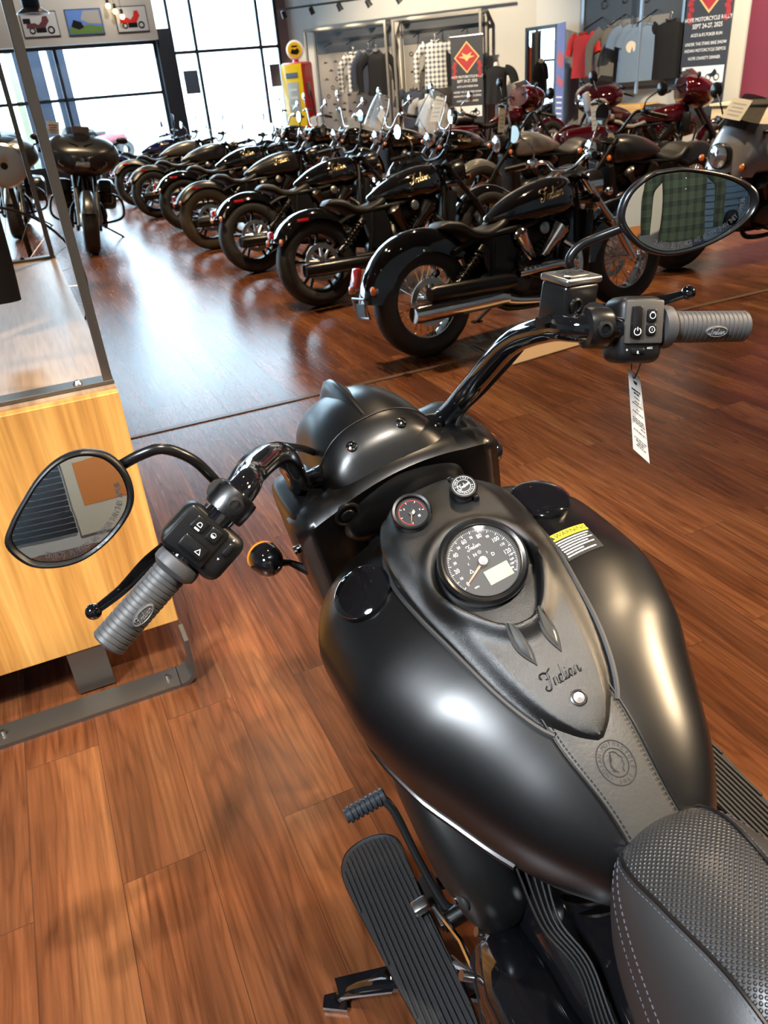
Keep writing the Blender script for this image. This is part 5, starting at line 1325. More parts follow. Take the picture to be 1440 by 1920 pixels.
def sleeve(s, w=.46, L=.24, r0=.085, r1=.075, drop=.45, seed=0):
    random.seed(seed + 5); a = V((s * w * .40, 0, -.055)); mid = a + V((s * (.08 + .12 * drop), 0, -L * .4)); b_ = mid + V((s * .10 * (1 - drop), .0, -L * .62))
    pts = smooth_path([a, (a + mid) / 2 + V((s * .02, 0, .015)), mid, b_], 5); rg = []
    for i, p in enumerate(pts):
        t = i / (len(pts) - 1); dd = (pts[min(i + 1, len(pts) - 1)] - pts[max(i - 1, 0)]).normalized(); x = dd.cross(V((0, 1, 0))).normalized(); r = r0 + (r1 - r0) * t
        rg.append([p + x * r * cos(2 * pi * k / 18) * (1 + .05 * sin(5 * k + 9 * t)) + V((0, 1, 0)) * r * .55 * sin(2 * pi * k / 18) for k in range(18)])
    return MB().rings(rg)
def garment(name, M4, loc, m, label, cat, group=None, long=False, w=.46, h=.70, seed=0, rz=0, hanger=True, buttons=False, scale=1.0, hood=False, drop=.45):
    r = thing(name, M4, loc, label, cat, group, rz)
    if scale != 1: r.matrix_world = r.matrix_world @ Matrix.Scale(scale, 4)
    shirt_body(w, h, .12, seed).build('body', m, r, ang=70)
    for s in (1, -1): sleeve(s, w, .62 if long else .24, .085, .05 if long else .08, .95 if long else drop, seed).build('sleeve', m, r, ang=70)
    MB().tube([V((.075 * cos(a), .035 * sin(a) , -.0 + .012 * cos(2 * a))) for a in [2 * pi * k / 20 for k in range(21)]], .013, 8, caps=False).build('collar', m, r)
    if buttons:
        MB().box((0, -.066, -.34), (.022, .004, .62)).build('placket', m, r)
        mb = MB()
        for k in range(6): mb.cyl((0, -.071, -.08 - .10 * k), (0, -.067, -.08 - .10 * k), .006, seg=10)
        mb.build('buttons', M_wht, r)
    if hood: MB().sphere((0, .05, -.02), .11, sx=1.1, sy=.6, sz=.8).build('hood', m, r)
    if hanger: MB().tube([(-.16, 0, -.05), (-.02, 0, .015), (0, 0, .03), (0, 0, .07), (.018, 0, .095), (.0, 0, .115), (-.016, 0, .10)], .004, 6, n=4).build('hanger', M_alu, r)
    return r
# dark hoodie on the near garment frame
garment('hoodie', RMF, (-.575, 2.62, 1.645), C_blk, 'plain black sweatshirt hanging over the plinth, cut off by the left edge', 'clothing', w=.66, h=.72, long=True, seed=3, rz=0, hood=True)
# ---- racks on the back right wall
M_panel = mat('taupe_back_panel', (.20, .185, .17), .7); M_dpanel = mat('slate_back_panel', (.045, .05, .06), .6); M_rack = mat('rack_steel', (.30, .28, .25), .4, .7)
def rack(M4, x0, x1, z1, label, dark=.35, depth=.45):
    r = thing('clothes_rack', M4, (0, 0, 0), label, 'clothes rack', 'wall racks')
    MB().box(((x0 + x1) / 2, -.04, (z1 - .08 + .1) / 2), (x1 - x0 - .10, .03, z1 - .18)).build('back_panel', M_panel, r)
    MB().box(((x0 + x1) / 2, -.062, z1 - .08 - dark / 2), (x1 - x0 - .10, .012, dark)).build('top_panel', M_dpanel, r)
    mb = MB(); i = 0; z = z1 - dark - .25
    while z > .4:
        x = x0 + .20 + (.12 if i % 2 else 0)
        while x < x1 - .15:
            k = int(x * 10 + i) % 3
            if k == 0: mb.tube([V((x + .035 * cos(a), -.058, z + .035 * sin(a))) for a in [2 * pi * q / 12 for q in range(13)]], .006, 4, caps=False)
            elif k == 1: mb.box((x, -.058, z), (.10, .004, .012)).box((x, -.058, z + .02), (.03, .004, .018))
            else: mb.box((x, -.058, z), (.05, .004, .03)).box((x + .04, -.058, z), (.05, .004, .008))
            x += .24
        z -= .155; i += 1
    mb.build('panel_print', M_blk, r, smooth=False)
    for x in (x0, x1):
        for y in (-depth, -.05): MB().box((x, y, z1 / 2), (.045, .045, z1), bev=.003, seg=1).build('post', M_rack, r)
        MB().box((x, -depth / 2 - .02, z1 - .02), (.045, depth, .04)).build('cross_bar', M_rack, r)
    for y in (-depth, -.05): MB().box(((x0 + x1) / 2, y, z1 - .02), (x1 - x0, .045, .04)).build('top_bar', M_rack, r)
    for k in range(3):
        x = x0 + (x1 - x0) * (.22 + .28 * k); MB().tube([(x, -.06, z1 - .25), (x, -.40, z1 - .33)], .010, 8).build('hanging_arm', M_blk, r)
    return r
rack(WL, .62, 2.38, 2.49, 'steel framed wall rack with taupe printed panel nearest the petrol pump')
rack(WL, 2.55, 4.30, 2.49, 'steel framed wall rack with taupe printed panel beside the dark rally banner')
HL = 'shirts on the wall racks'
P_bw = plaid('white_navy_plaid', (.55, .55, .52), (.05, .06, .09), (.3, .3, .3), 12, 12)
garment('plaid_shirt', WL, (1.63, -.40, 2.0), P_bw, 'small navy and white plaid shirt seen edge-on, left rack', 'shirt', HL, True, .30, .68, 1, .9)
garment('jacket', WL, (1.98, -.40, 2.03), C_nvy, 'dark navy jacket left of centre on the first rack', 'jacket', HL, True, .36, .74, 2, .7)
garment('jacket', WL, (2.16, -.46, 1.98), C_blk, 'black jacket hanging in front of the post between racks', 'jacket', HL, True, .40, .76, 3, .3)
garment('plaid_shirt', WL, (3.38, -.40, 2.06), P_bw, 'long white and navy plaid shirt beside the rally banner', 'shirt', HL, True, .46, .80, 4, .2, buttons=True)
garment('t_shirt', WL, (3.62, -.30, 2.02), C_blk, 'black shirt half hidden behind the long plaid shirt', 'shirt', HL, False, .42, .74, 5, .3)
garment('t_shirt', WL, (2.85, -.30, 1.27), C_nvy, 'dark t-shirt on the low arm under the second rack', 'shirt', HL, False, .50, .68, 6, 0)
def bust(M4, x, y, ztop, m, label, rz=0):
    r = thing('dress_form', M4, (x, y, 0), label, 'mannequin', None, rz)
    MB().cyl((0, 0, 0), (0, 0, .03), .16, seg=24).build('base', M_alu, r); MB().cyl((0, 0, .03), (0, 0, ztop - .6), .02, seg=12).build('stand', M_alu, r)
    blob_ = MB(); st = [(.02, .055), (0, .055), (-.05, .06)]
    MB().cyl((0, 0, ztop - .06), (0, 0, ztop + .03), .055, .045, seg=16).build('neck', mat('pale_form', (.6, .55, .48), .6), r)
    b_ = shirt_body(.42, .64, .20, 8).build('shirt_body', m, r, ang=70); b_.location = (0, 0, ztop - .03)
    for s in (1, -1): q = sleeve(s, .42, .22, .085, .08, .6, 3).build('sleeve', m, r, ang=70); q.location = (0, 0, ztop - .05)
    return r
bust(WL, 4.60, -.45, 1.58, C_blk, 'dress form in a black t-shirt between banner and tall mirror')
bust(WL, 3.30, -.75, 1.15, mat('mid_grey_knit', (.2, .2, .205), .85), 'low dress form in a pale grey top behind the windshields')
# ---- rally banners
def banner(M4, x0, x1, ztop, zbot, y, label, full=True):
    w = x1 - x0; xc = (x0 + x1) / 2; r = thing('banner', M4, (xc, y, 0), label, 'banner', 'rally banners')
    MB().box((0, 0, (ztop + zbot) / 2), (w, .006, ztop - zbot)).build('banner_cloth', mat('banner_black', (.022, .024, .032), .6), r)
    MB().cyl((-w / 2 - .01, 0, ztop), (w / 2 + .01, 0, ztop), .015, seg=10).build('top_rod', M_alu, r)
    k = w; zc = ztop - .55 * k
    rd = mat('banner_red', (.30, .015, .02), .6); gd = mat('banner_gold', (.60, .38, .14), .6)
    a = .40 * k; dm = lambda q, yy: [V((q, yy, zc)), V((0, yy, zc + q * 1.05)), V((-q, yy, zc)), V((0, yy, zc - q * 1.05))]
    MB().prism(dm(a, -.004), (0, -.002, 0)).build('emblem_border', gd, r, smooth=False); MB().prism(dm(a * .88, -.0065), (0, -.002, 0)).build('emblem_field', rd, r, smooth=False)
    mb = MB(); mb.prism([V((p.x * .26 * k, -.009, zc + p.y * .16 * k)) for p in (V((-1, .1)), V((-.4, .2)), V((-.6, .8)), V((0, .35)), V((.6, .8)), V((.4, .2)), V((1, .1)), V((.3, -.2)), V((0, -.7)), V((-.3, -.2)))], (0, -.002, 0)); mb.build('emblem_eagle', gd, r, smooth=False)
    mb = MB()
    for s in (1, -1):
        for q in range(5): mb.box((s * k * (.38 + .03 * (q % 2)), -.004, zc - k * (.15 + .09 * q)), (.11 * k, .002, .09 * k), Matrix.Rotation(.5 * q, 3, 'Y'))
    mb.build('banner_flowers', rd, r, smooth=False)
    mb = MB(); z = ztop - 1.06 * k
    for t, sz, dz in (('HOPE MOTORCYCLE RALLY', .078, .115), ('SEPT 24-27, 2025', .088, .145), ("ACE'S & 8'S POKER RUN", .062, .150), ('UNDER THE STARS BIKE SHOW', .062, .110), ('INDIAN MOTORCYCLE DEMOS', .062, .135), ('HOPE CHARITY DINNER', .062, .16)):
        mb.text(t, lambda x, yy: V((x, -.005, z + yy)), sz * k * 1.25, width=.82); z -= dz * k
    mb.build('banner_lettering', M_wht, r, smooth=False)
    if full:
        MB().box((0, -.005, z - .13 * k), (.92 * k, .003, .30 * k)).build('photo_panel', mat('photo_pale', (.62, .64, .68), .5), r)
        mb = MB()
        for q in (-1, 1):
            for dx in (-.09, .09): mb.tube([V((q * .23 * k + dx * k + .055 * k * cos(a_), -.009, z - .18 * k + .055 * k * sin(a_))) for a_ in [2 * pi * i / 14 for i in range(15)]], .008, 4, caps=False)
            mb.prism([V((q * .23 * k + px_ * k, -.008, z - .13 * k + pz_ * k)) for px_, pz_ in ((-.10, 0), (-.02, .03), (.04, .10), (.09, .03), (.03, -.04), (-.06, -.04))], (0, -.003, 0))
        mb.build('photo_motorcycles', M_blk, r, smooth=False)
        mb = MB(); mb.text('HOPE MOTORCYCLE RALLY', lambda x, yy: V((x, -.005, zbot + .28 * k + yy)), .05 * k, width=.8); mb.build('foot_lettering', M_grey, r, smooth=False)
    return r
banner(WL, 3.73, 4.36, 2.08, .62, -.52, 'dark rally banner with red diamond emblem hanging on the wall rack')
banner(WRt, 3.31, 4.10, 2.74, .58, -.22, 'large dark rally banner beside the maroon wall panel')
# ---- right wall: tall mirror, blue stand-up banner, shirt rack, maroon panel, counters
r = thing('standing_mirror', WRt, (0, 0, 0), 'tall black framed mirror against the right wall', 'mirror')
for a in ((-.16, .62, 2.06, 2.12), (-.16, .62, .10, .17)): MB().box(((a[0] + a[1]) / 2, -.10, (a[2] + a[3]) / 2), (a[1] - a[0], .05, a[3] - a[2])).build('frame_rail', M_blks, r)
for x in (-.13, .59): MB().box((x, -.10, 1.1), (.06, .05, 2.02)).build('frame_stile', M_blks, r)
MB().box((.23, -.095, 1.1), (.68, .01, 1.94)).build('mirror_glass', M_mir, r, smooth=False)
MB().box((.23, -.10, .05), (.5, .3, .10)).build('foot', M_blks, r)
r = thing('roll_up_banner', WRt, (.83, -.25, 0), 'narrow blue and red roll-up banner beside the tall mirror', 'banner', rz=-.5)
MB().box((0, 0, 1.12), (.42, .006, 2.0)).build('banner_cloth', mat('blue_banner', (.16, .20, .45), .5), r); MB().box((0, 0, .05), (.46, .16, .10), bev=.02).build('base', M_alu, r)
for z, c in ((1.55, .22), (1.2, .12)): MB().box((.02, -.006, z), (.30, .002, c), Matrix.Rotation(.3, 3, 'Y')).build('banner_print', mat('banner_pink', (.55, .12, .14), .5), r)
mb = MB()
for k in range(5): mb.box((0, -.006, .95 - .09 * k), (.3 - .03 * (k % 2), .002, .03))
mb.build('banner_lines', M_wht, r, smooth=False)
r = thing('clothes_rack', WRt, (0, 0, 0), 'wall rack with slate panel above the seats, holding red and blue shirts', 'clothes rack', 'wall racks')
MB().box((2.15, -.03, 2.0), (2.0, .03, 2.0)).build('back_panel', M_dpanel, r); MB().box((2.35, -.05, 1.55), (1.1, .012, 1.0)).build('lower_panel', M_panel, r)
for x in (1.15, 2.62, 3.16): MB().box((x, -.40 if x == 2.62 else -.05, 2.0), (.045, .045, 2.1)).build('post', mat('post_blue_grey', (.25, .30, .36), .4, .5), r)
for x in (1.55, 2.05, 2.65): MB().tube([(x, -.05, 2.12), (x - .02, -.50, 1.95)], .011, 8).build('hanging_arm', M_blk, r)
mb = MB()
for k in range(4): mb.tube([V((1.6 + .42 * k + .06 * cos(a), -.06, 2.3 + .06 * sin(a) + .04 * (k % 2))) for a in [2 * pi * q / 14 for q in range(15)]], .006, 4, caps=False)
mb.build('panel_print', M_blk, r)
HR = 'shirts on the right wall rack'
garment('t_shirt', WRt, (1.54, -.50, 1.90), C_red, 'bright red t-shirt hanging first on the right wall', 'shirt', HR, False, .56, .66, 11, -.25)
for k, (lb_) in enumerate(['grey fleece hanging right behind the red t-shirt', 'grey fleece in the middle of the grey ones', 'grey fleece nearest the wall beside the blue shirts']):
    garment('fleece', WRt, (2.10 + .10 * k, -.46 + .13 * k, 1.96), C_gry, lb_, 'jacket', HR, True, .38, .84, 12 + k, .75)
for k, lb_ in enumerate(['slate blue t-shirt with round tan print, foremost', 'slate blue t-shirt just behind the printed one', 'slate blue t-shirt hidden deepest on the arm']):
    g_ = garment('t_shirt', WRt, (2.50 + .09 * k, -.46 + .12 * k, 1.93), C_blu, lb_, 'shirt', HR, False, .42, .80, 16 + k, 1.0)
    if k == 0: MB().cyl((-.02, -.068, -.30), (-.02, -.062, -.30), .085, seg=24).build('round_print', mat('tan_print', (.55, .50, .42), .7), g_)
garment('t_shirt', WRt, (2.98, -.12, 1.95), C_blk, 'black shirt hanging last at the right wall rack', 'shirt', HR, True, .50, .82, 20, .3)
def prism_panel(M4, x0, x1, z0, z1, y, name, m, label, cat):
    r = MB().box(((x0 + x1) / 2, y, (z0 + z1) / 2), (x1 - x0, .03, z1 - z0)).build(name, m); r.matrix_world = M4; return tag(r, label, cat)
prism_panel(WRt, 4.28, 8.6, .80, 4.5, -.03, 'wall_panel', M_maroon, 'maroon panelled door section at the far right of the wall', 'wall panel')
r = thing('counter', WRt, (5.9, -.45, 0), 'pale wood counter under the maroon panel at the right edge', 'counter')
MB().box((0, 0, .38), (3.2, .7, .74), bev=.004, seg=1).build('cabinet', wood('pale_wood', (.45, .36, .22), (.55, .45, .29), (.62, .52, .36), (1, 1, 10)), r); MB().box((0, 0, .765), (3.26, .76, .03)).build('counter_top', mat('pale_top', (.62, .55, .40), .4), r)
r = thing('counter', WRt, (2.45, -.45, 0), 'low golden wood cabinet under the hanging blue shirts', 'counter')
MB().box((0, 0, .40), (1.0, .5, .80), bev=.004, seg=1).build('cabinet', wood('golden_wood', (.55, .30, .08), (.65, .38, .11), (.72, .45, .15), (1, 1, 10)), r)
# ---- petrol pump
r = thing('petrol_pump', WL, (.72, -1.15, 0), 'tall vintage petrol pump, yellow front, red sides and round globe', 'petrol pump', rz=-.05)
P_yel = mat('pump_yellow', (.90, .62, .01), .25, coat=.6); P_pred = mat('pump_red', (.50, .012, .015), .25, coat=.6)
MB().box((0, 0, 1.02), (.50, .42, 1.80), bev=.05, seg=3).build('pump_body', P_pred, r); MB().box((-.005, -.212, 1.02), (.47, .012, 1.74), bev=.004).build('front_panel', P_yel, r)
MB().box((0, -.222, 1.32), (.25, .012, .52), bev=.003).build('dial_window', mat('pump_dial', (.45, .52, .52), .3), r)
MB().box((0, -.222, 1.70), (.27, .012, .09), bev=.003).build('name_plate', C_blu, r)
mb = MB()
for k in range(3): mb.box((0, -.232, 1.45 - .14 * k), (.17, .004, .05))
mb.build('dial_digits', M_wht, r); MB().box((0, 0, .06), (.56, .48, .12), bev=.01).build('plinth', M_blk, r)
MB().cyl((0, 0, 1.9), (0, 0, 1.97), .07, .05, seg=20).build('globe_neck', P_pred, r)
g_ = MB().lathe([(.0005, -.05), (.14, -.045), (.172, -.02), (.172, .02), (.14, .045), (.0005, .05)], (0, 0, 0), (0, 1, 0), 36).build('globe', mat('globe_white', (.8, .8, .76), .2, emit=(1, .95, .85), estr=.15), r)  # weak glow added to the globe to brighten it
g_.location = (0, 0, 2.13); g_.rotation_euler = (0, 0, .5)
MB().cyl((0, -.056, 0), (0, -.046, 0), .135, seg=32).build('globe_face', P_yel, g_)
mb = MB(); mb.box((0, -.060, .06), (.11, .004, .025)); mb.prism([V((x, -.058, -.05 + z)) for x, z in ((-.09, 0), (-.05, .07), (0, .05), (.06, .08), (.09, .02), (.04, -.03), (-.04, -.02))], (0, -.004, 0)); mb.build('globe_print', M_blk, g_, smooth=False)
MB().tube([(.26, -.05, 1.5), (.34, -.08, 1.2), (.33, -.06, .7), (.27, -.05, .5)], .014, 8, n=5).build('hose', M_blk, r); MB().box((.27, -.08, 1.45), (.05, .06, .22), bev=.01).build('nozzle', M_alu, r)
# wall outlet plate
o = MB().box((0, 0, 0), (.09, .012, .12), bev=.002).build('switch_plate', M_paper); o.matrix_world = RMF @ Matrix.Translation(V((TC + .38, S_WIN - .012, 2.33))); tag(o, 'small white plate on the mauve pier beside the petrol pump', 'switch')
# ---- pictures over the windows
def picture(t0, t1, z0, z1, label, bg, kind):
    w, h = t1 - t0, z1 - z0; r = thing('framed_picture', RMF, ((t0 + t1) / 2, S_WIN - .27, (z0 + z1) / 2), label, 'picture', 'framed pictures over the window')
    MB().box((0, .005, 0), (w, .02, h)).build('frame', M_frame, r); MB().box((0, -.008, 0), (w - .03, .006, h - .03)).build('print', bg, r, smooth=False)
    q = lambda x, z: V((x * w, -.013, z * h))
    if kind:
        mb = MB(); d = 1 if kind > 0 else -1
        for x, rr in ((-.24, .085), (.27, .10)): mb.lathe([(rr * w * .6, -.002), (rr * w, -.002), (rr * w, .002), (rr * w * .6, .002)], q(x, -.24), (0, 1, 0), 20, loop=True)
        mb.box(q(0, -.2), (.28 * w, .004, .24 * h)); mb.build('printed_wheels', M_blk, r)
        mb = MB(); mb.prism([q(-.38, -.14), q(-.36, .04), q(-.14, .06), q(-.04, -.02), q(.06, .12), q(.10, .30), q(.22, .32), q(.26, .12), q(.20, .0), q(.12, -.14)], (0, -.003, 0)); mb.build('printed_body', C_red if kind == 2 else mat('print_dark_red', (.10, .02, .03), .5), r, smooth=False)
        if kind == 1: MB().box(q(-.34, .14), (.2 * w, .004, .2 * h)).build('printed_box', M_blk, r)
    else:
        MB().prism([q(-.46, -.44), q(.46, -.44), q(.46, -.2), q(.1, -.1), q(-.46, -.2)], (0, -.002, 0)).build('printed_grass', mat('print_green', (.10, .20, .04), .6), r, smooth=False)
        MB().prism([q(.0, .42), q(.44, .42), q(.46, -.1), q(.1, -.05), q(-.1, .1)], (0, -.002, 0)).build('printed_rock', mat('print_rock', (.35, .34, .32), .6), r, smooth=False)
        MB().prism([q(-.40, -.15), q(-.3, .1), q(-.1, .0), q(-.05, -.2), q(-.2, -.28)], (0, -.004, 0)).build('printed_bike', M_blk, r, smooth=False)
BG_w = mat('print_white', (.52, .54, .56), .5)
picture(.97, 1.61, 2.66, 3.06, 'framed print of a dark touring motorcycle, leftmost over the window', BG_w, 1)
picture(1.76, 2.41, 2.65, 3.07, 'framed landscape print with blue sky and grass, middle of three', mat('print_sky', (.10, .22, .60), .5), 0)
picture(2.655, 3.255, 2.655, 3.08, 'framed print of an orange red motorcycle, rightmost over the window', BG_w, 2)
# ---- things at the far left
r = thing('wheel_display', RMF, (-.0, 8.86, 1.03), 'polished metal disc fixed to the black display wall at the far left', 'disc')
MB().lathe([(.0005, -.02), (.05, -.03), (.18, -.02), (.20, 0), (.18, .02), (.05, .03), (.0005, .02)], (0, 0, .0), (0, 1, 0), 40).build('disc', M_alu, r); MB().lathe([(.0005, -.04), (.03, -.035), (.035, -.02)], (0, 0, .0), (0, 1, 0), 20).build('hub', M_blk, r)
MB().cyl((0, .0, 0), (0, .14, 0), .02, seg=10).build('mounting_stud', M_blk, r)
r = thing('wire_wheel', RMF, (-.22, 5.35, 0), 'thin black spoked ring behind the plinth, seen through the garment frame', 'wheel')
mb = MB(); c_ = (0, 0, .50); mb.tube([V((.50 * cos(2 * pi * k / 48), 0, .50 + .50 * sin(2 * pi * k / 48) * .98 + .006)) for k in range(49)], .008, 8, caps=False); mb.build('ring', M_blk, r)
mb = MB()
for k in range(24): a = 2 * pi * k / 24; mb.tube([(.02 * cos(a), 0, .5), (.49 * cos(a + .2), 0, .5 + .48 * sin(a + .2))], .0015, 4)
mb.build('spokes', M_alu, r); MB().cyl((0, -.03, .5), (0, .03, .5), .03, seg=14).build('hub', M_blk, r); MB().tube([(0, .03, .5), (0, .25, .01)], .008, 8).build('prop_stand', M_blk, r)
r = thing('pendant_lamp', Matrix.Identity(4), (-2.64, 8.0, 0), 'dark cylinder pendant with bright metal rim in the top left corner', 'lamp')
MB().cyl((0, 0, 2.22), (0, 0, CEIL), .075, seg=28).build('lamp_cylinder', mat('navy_metal', (.02, .035, .055), .4, .6), r); MB().lathe([(.075, 2.24), (.13, 2.205), (.135, 2.195), (.11, 2.19), (.075, 2.20)], (0, 0, 0), (0, 0, 1), 32).build('lamp_rim', M_alu, r)
r = thing('partition', RMF, (-2.1, 9.0, 0), 'black display wall at the far left edge behind the garment frame', 'partition')
MB().box((.6, 0, 1.84), (3.1, .06, 1.10)).build('board', M_dpanel, r); MB().box((.6, 0, 1.275), (3.1, .09, .03)).build('bottom_rail', M_alu, r)
for x_ in (2.1, 1.0, -.9): MB().box((x_, 0, .63), (.05, .05, 1.26)).build('leg', M_blks, r)
# ---- outside the windows
gnd = MB().add([(-60, 18.3, -.12), (70, 18.3, -.12), (70, 90, -.12), (-60, 90, -.12)], [(0, 1, 2, 3)]); o = gnd.build('parking_ground', mat('sunlit_concrete', (.50, .50, .49), .85)); o.matrix_world = RMF; tag(o, kind='structure')
def quad(t, s, label, c):
    r = thing('quad_bike', RMF, (t, s, -.12), label, 'quad bike', 'quad bikes parked outside', .4)
    for x in (-.55, .55):
        for y in (-.42, .42): MB().lathe([(.12, -.1), (.27, -.11), (.30, 0), (.27, .11), (.12, .1)], (x, y, .30), (0, 1, 0), 24, loop=True).build('wheel', M_tyre, r)
    blob(MB(), [(-.8, 0, .62, .3, .06), (-.6, 0, .66, .5, .12), (-.3, 0, .62, .25, .16), (.2, 0, .66, .25, .18), (.6, 0, .70, .5, .14), (.85, 0, .62, .3, .06)]).build('body', c, r, ang=60)
    MB().box((-.15, 0, .85), (.6, .28, .10), bev=.03).build('seat', M_seatb, r); MB().tube([(.25, -.4, 1.05), (.35, 0, .98), (.25, .4, 1.05)], .02, 8).build('handlebar', M_blk, r); MB().box((.1, 0, .38), (.9, .35, .25), bev=.03).build('chassis', M_blk, r)
quad(3.1, 29.0, 'red and blue quad bike outside under the right part of the low window', mat('quad_glare_red', (.22, .05, .06), .4)); quad(.3, 27.5, 'dark red quad bike outside at the far left of the window', mat('quad_red', (.3, .02, .03), .3))  # paler red of the first quad paints the outdoor glare
r = thing('building_column', RMF, (1.05, 20.6, -.12), 'navy blue pillar outside the left window with a pale edge', 'column')
MB().box((0, 0, 2.6), (.55, .3, 5.2)).build('pillar', mat('navy_render', (.022, .04, .075), .6), r); MB().box((-.36, -.05, 2.6), (.14, .2, 5.2)).build('pale_edge', mat('cream_render', (.5, .5, .35), .7), r)
r = thing('building_column', RMF, (1.66, 20.7, -.12), 'narrower navy pillar outside the left window', 'column'); MB().box((0, 0, 2.6), (.34, .3, 5.2)).build('pillar', mat('navy_render', (.022, .04, .075), .6), r)
def tree():
    r = thing('tree', RMF, (-1.0, 27.0, -.12), 'sunlit green tree outside at the far left of the window', 'tree')
    MB().tube([(0, 0, 0), (.05, 0, 1.2), (-.05, .1, 2.3)], [.14, .10, .05], 10).build('trunk', mat('bark', (.10, .07, .05), .9), r)
    random.seed(4); mb = MB()
    for i in range(700):
        a, b_ = random.uniform(0, 2 * pi), random.uniform(-.9, 1); q = random.uniform(.4, 1) ** .5 * 1.15; p = V((q * cos(a) * sqrt(max(1 - b_ * b_, 0)), q * sin(a) * sqrt(max(1 - b_ * b_, 0)), 2.9 + .9 * q * b_))
        d = V((random.uniform(-1, 1), random.uniform(-1, 1), random.uniform(-1, 1))).normalized() * .11; e = d.cross(V((.3, .5, .8))).normalized() * .06
        mb.add([p - d, p + e, p + d, p - e], [(0, 1, 2, 3)])
    mb.build('foliage', mat('leaf_green', (.06, .14, .03), .6), r, smooth=False)
tree()
r = thing('sign_board', RMF, (TP + .56, S_WIN - .01, 0), 'small dark poster taped inside the tall window by the post', 'poster'); MB().box((0, 0, 1.75), (.30, .004, .42)).build('poster_sheet', mat('poster_slate', (.12, .17, .24), .5), r)
MB().box((0, -.004, 1.78), (.2, .002, .15)).build('poster_print', C_blu, r)
r = thing('sign_board', RMF, (TC - .20, S_WIN - .01, 0), 'small grey poster inside the narrow right window pane', 'poster'); MB().box((0, 0, 1.75), (.22, .004, .42)).build('poster_sheet', mat('poster_grey', (.15, .18, .22), .6), r)
# ---- the wall behind the camera, seen in the two mirrors
ZB_ = S_B + .0
M_slatk = mat('black_slat_board', (.006, .006, .007), .3); M_slatb = mat('blue_grey_slat_board', (.06, .11, .16), .5); M_cream = mat('cream_panel', (.52, .48, .38), .7)
def slat(t0, t1, z0, z1, m, label, gm, lines=True):
    r = thing('slat_wall', RMF, ((t0 + t1) / 2, ZB_, 0), label, 'display wall'); r.rotation_euler = r.rotation_euler
    n = int((z1 - z0) / .075); w = t1 - t0
    MB().box((0, .02, (z0 + z1) / 2), (w, .02, z1 - z0)).build('backing', gm, r)
    mb = MB()
    for k in range(n): mb.box((0, .035, z0 + .0375 + .075 * k), (w, .014, .064))
    mb.build('slats', m, r, smooth=False); return r
slat(-2.6, -.28, .2, 2.2, M_slatk, 'black slat board behind the camera, seen in the left mirror', M_wht)
slat(1.52, 3.6, .2, 2.4, M_slatb, 'blue grey slat board behind the camera, seen in the right mirror', M_dpanel)
r = thing('poster_panel', RMF, (.68, ZB_ + .03, 0), 'cream panel with orange curve behind the camera, seen in the left mirror', 'panel')
MB().box((-.10, 0, 1.15), (1.66, .02, 2.0)).build('board', M_cream, r); MB().box((-.35, .014, .80), (.9, .006, .55)).build('orange_block', mat('orange_print', (.55, .18, .03), .6), r)
MB().box((-.1, .014, 2.1), (1.66, .012, .08)).build('top_trim', M_alu, r)
FM = RMF @ Matrix.Translation(V((1.22, ZB_ + .75, 1.70))) @ Matrix.Rotation(pi, 4, 'Z')
garment('plaid_shirt', FM, (0, 0, 0), plaid('green_black_plaid', (.038, .058, .028), (.010, .014, .010), (.07, .10, .05), 11, 8), 'green and black plaid shirt behind the camera, seen in the right mirror', 'shirt', None, True, .52, .78, 30, buttons=True)
r = thing('shirt_stand', RMF, (1.22, ZB_ + .75, 0), 'slim metal stand holding the green plaid shirt behind the camera', 'stand')
MB().cyl((0, -.10, 0), (0, -.10, 1.82), .012, seg=10).build('pole', M_alu, r); MB().tube([(0, -.10, 1.815), (0, .02, 1.81)], .008, 8).build('hook', M_alu, r); MB().cyl((0, -.1, 0), (0, -.1, .02), .14, seg=20).build('base', M_alu, r)
r = thing('cap', RMF, (1.98, ZB_ + .17, 1.05), 'black cap on the blue slat board behind the camera', 'cap'); MB().sphere((0, 0, 0), .10, sz=.9).build('crown', C_blk, r); MB().tube([(0, -.07, .0), (0, .04, .02)], .01, 6).build('hook', M_blk, r)
r = thing('leather_pouch', RMF, (-1.05, ZB_ + .12, .62), 'black moulded case on the black slat board behind the camera', 'bag'); MB().box((0, 0, 0), (.34, .14, .20), bev=.05, seg=3).build('case', M_blks, r); MB().tube([(0, -.075, .05), (0, -.03, .06)], .01, 6).build('hook', M_blk, r)
# ---- cards on the bikes
card(B_bag, (1.29, .02, 1.30), (0, 20, 0), .17, .12, 'cream price card on top of the wide black fairing', M_cream, (1.24, .02, 1.19))
card(B_bag, (1.12, -.26, 1.33), (0, 10, 25), .14, .13, 'grey card leaning behind the wide black fairing', M_paper, (1.08, -.25, 1.18))
card(B_ws1, (1.20, 0, 1.24), (8, -20, 0), .20, .26, 'tan price sheet behind the nearer clear windshield', M_cream, (1.12, .05, .93))
card(B_ws2, (1.22, 0, 1.12), (-20, -20, 0), .16, .13, 'cream price card behind the farther clear windshield', M_cream, (1.12, 0, .93))
card(B_rogue, (1.235, 0, 1.155), (0, -35, 0), .17, .15, 'printed price sheet on the dark screen of the silver fairing', M_cream, (1.21, 0, 1.155))
card(B_tan, (1.16, -.24, 1.09), (18, 0, 0), .09, .20, 'cream tag with print hanging by the round mirror', M_cream, (1.10, -.20, 1.08))
card(B_tan, (1.15, .02, .90), (0, 0, 50), .06, .30, 'narrow cream tag hanging before the headlight of the tan lit seat bike', M_cream, (1.13, 0, .91))
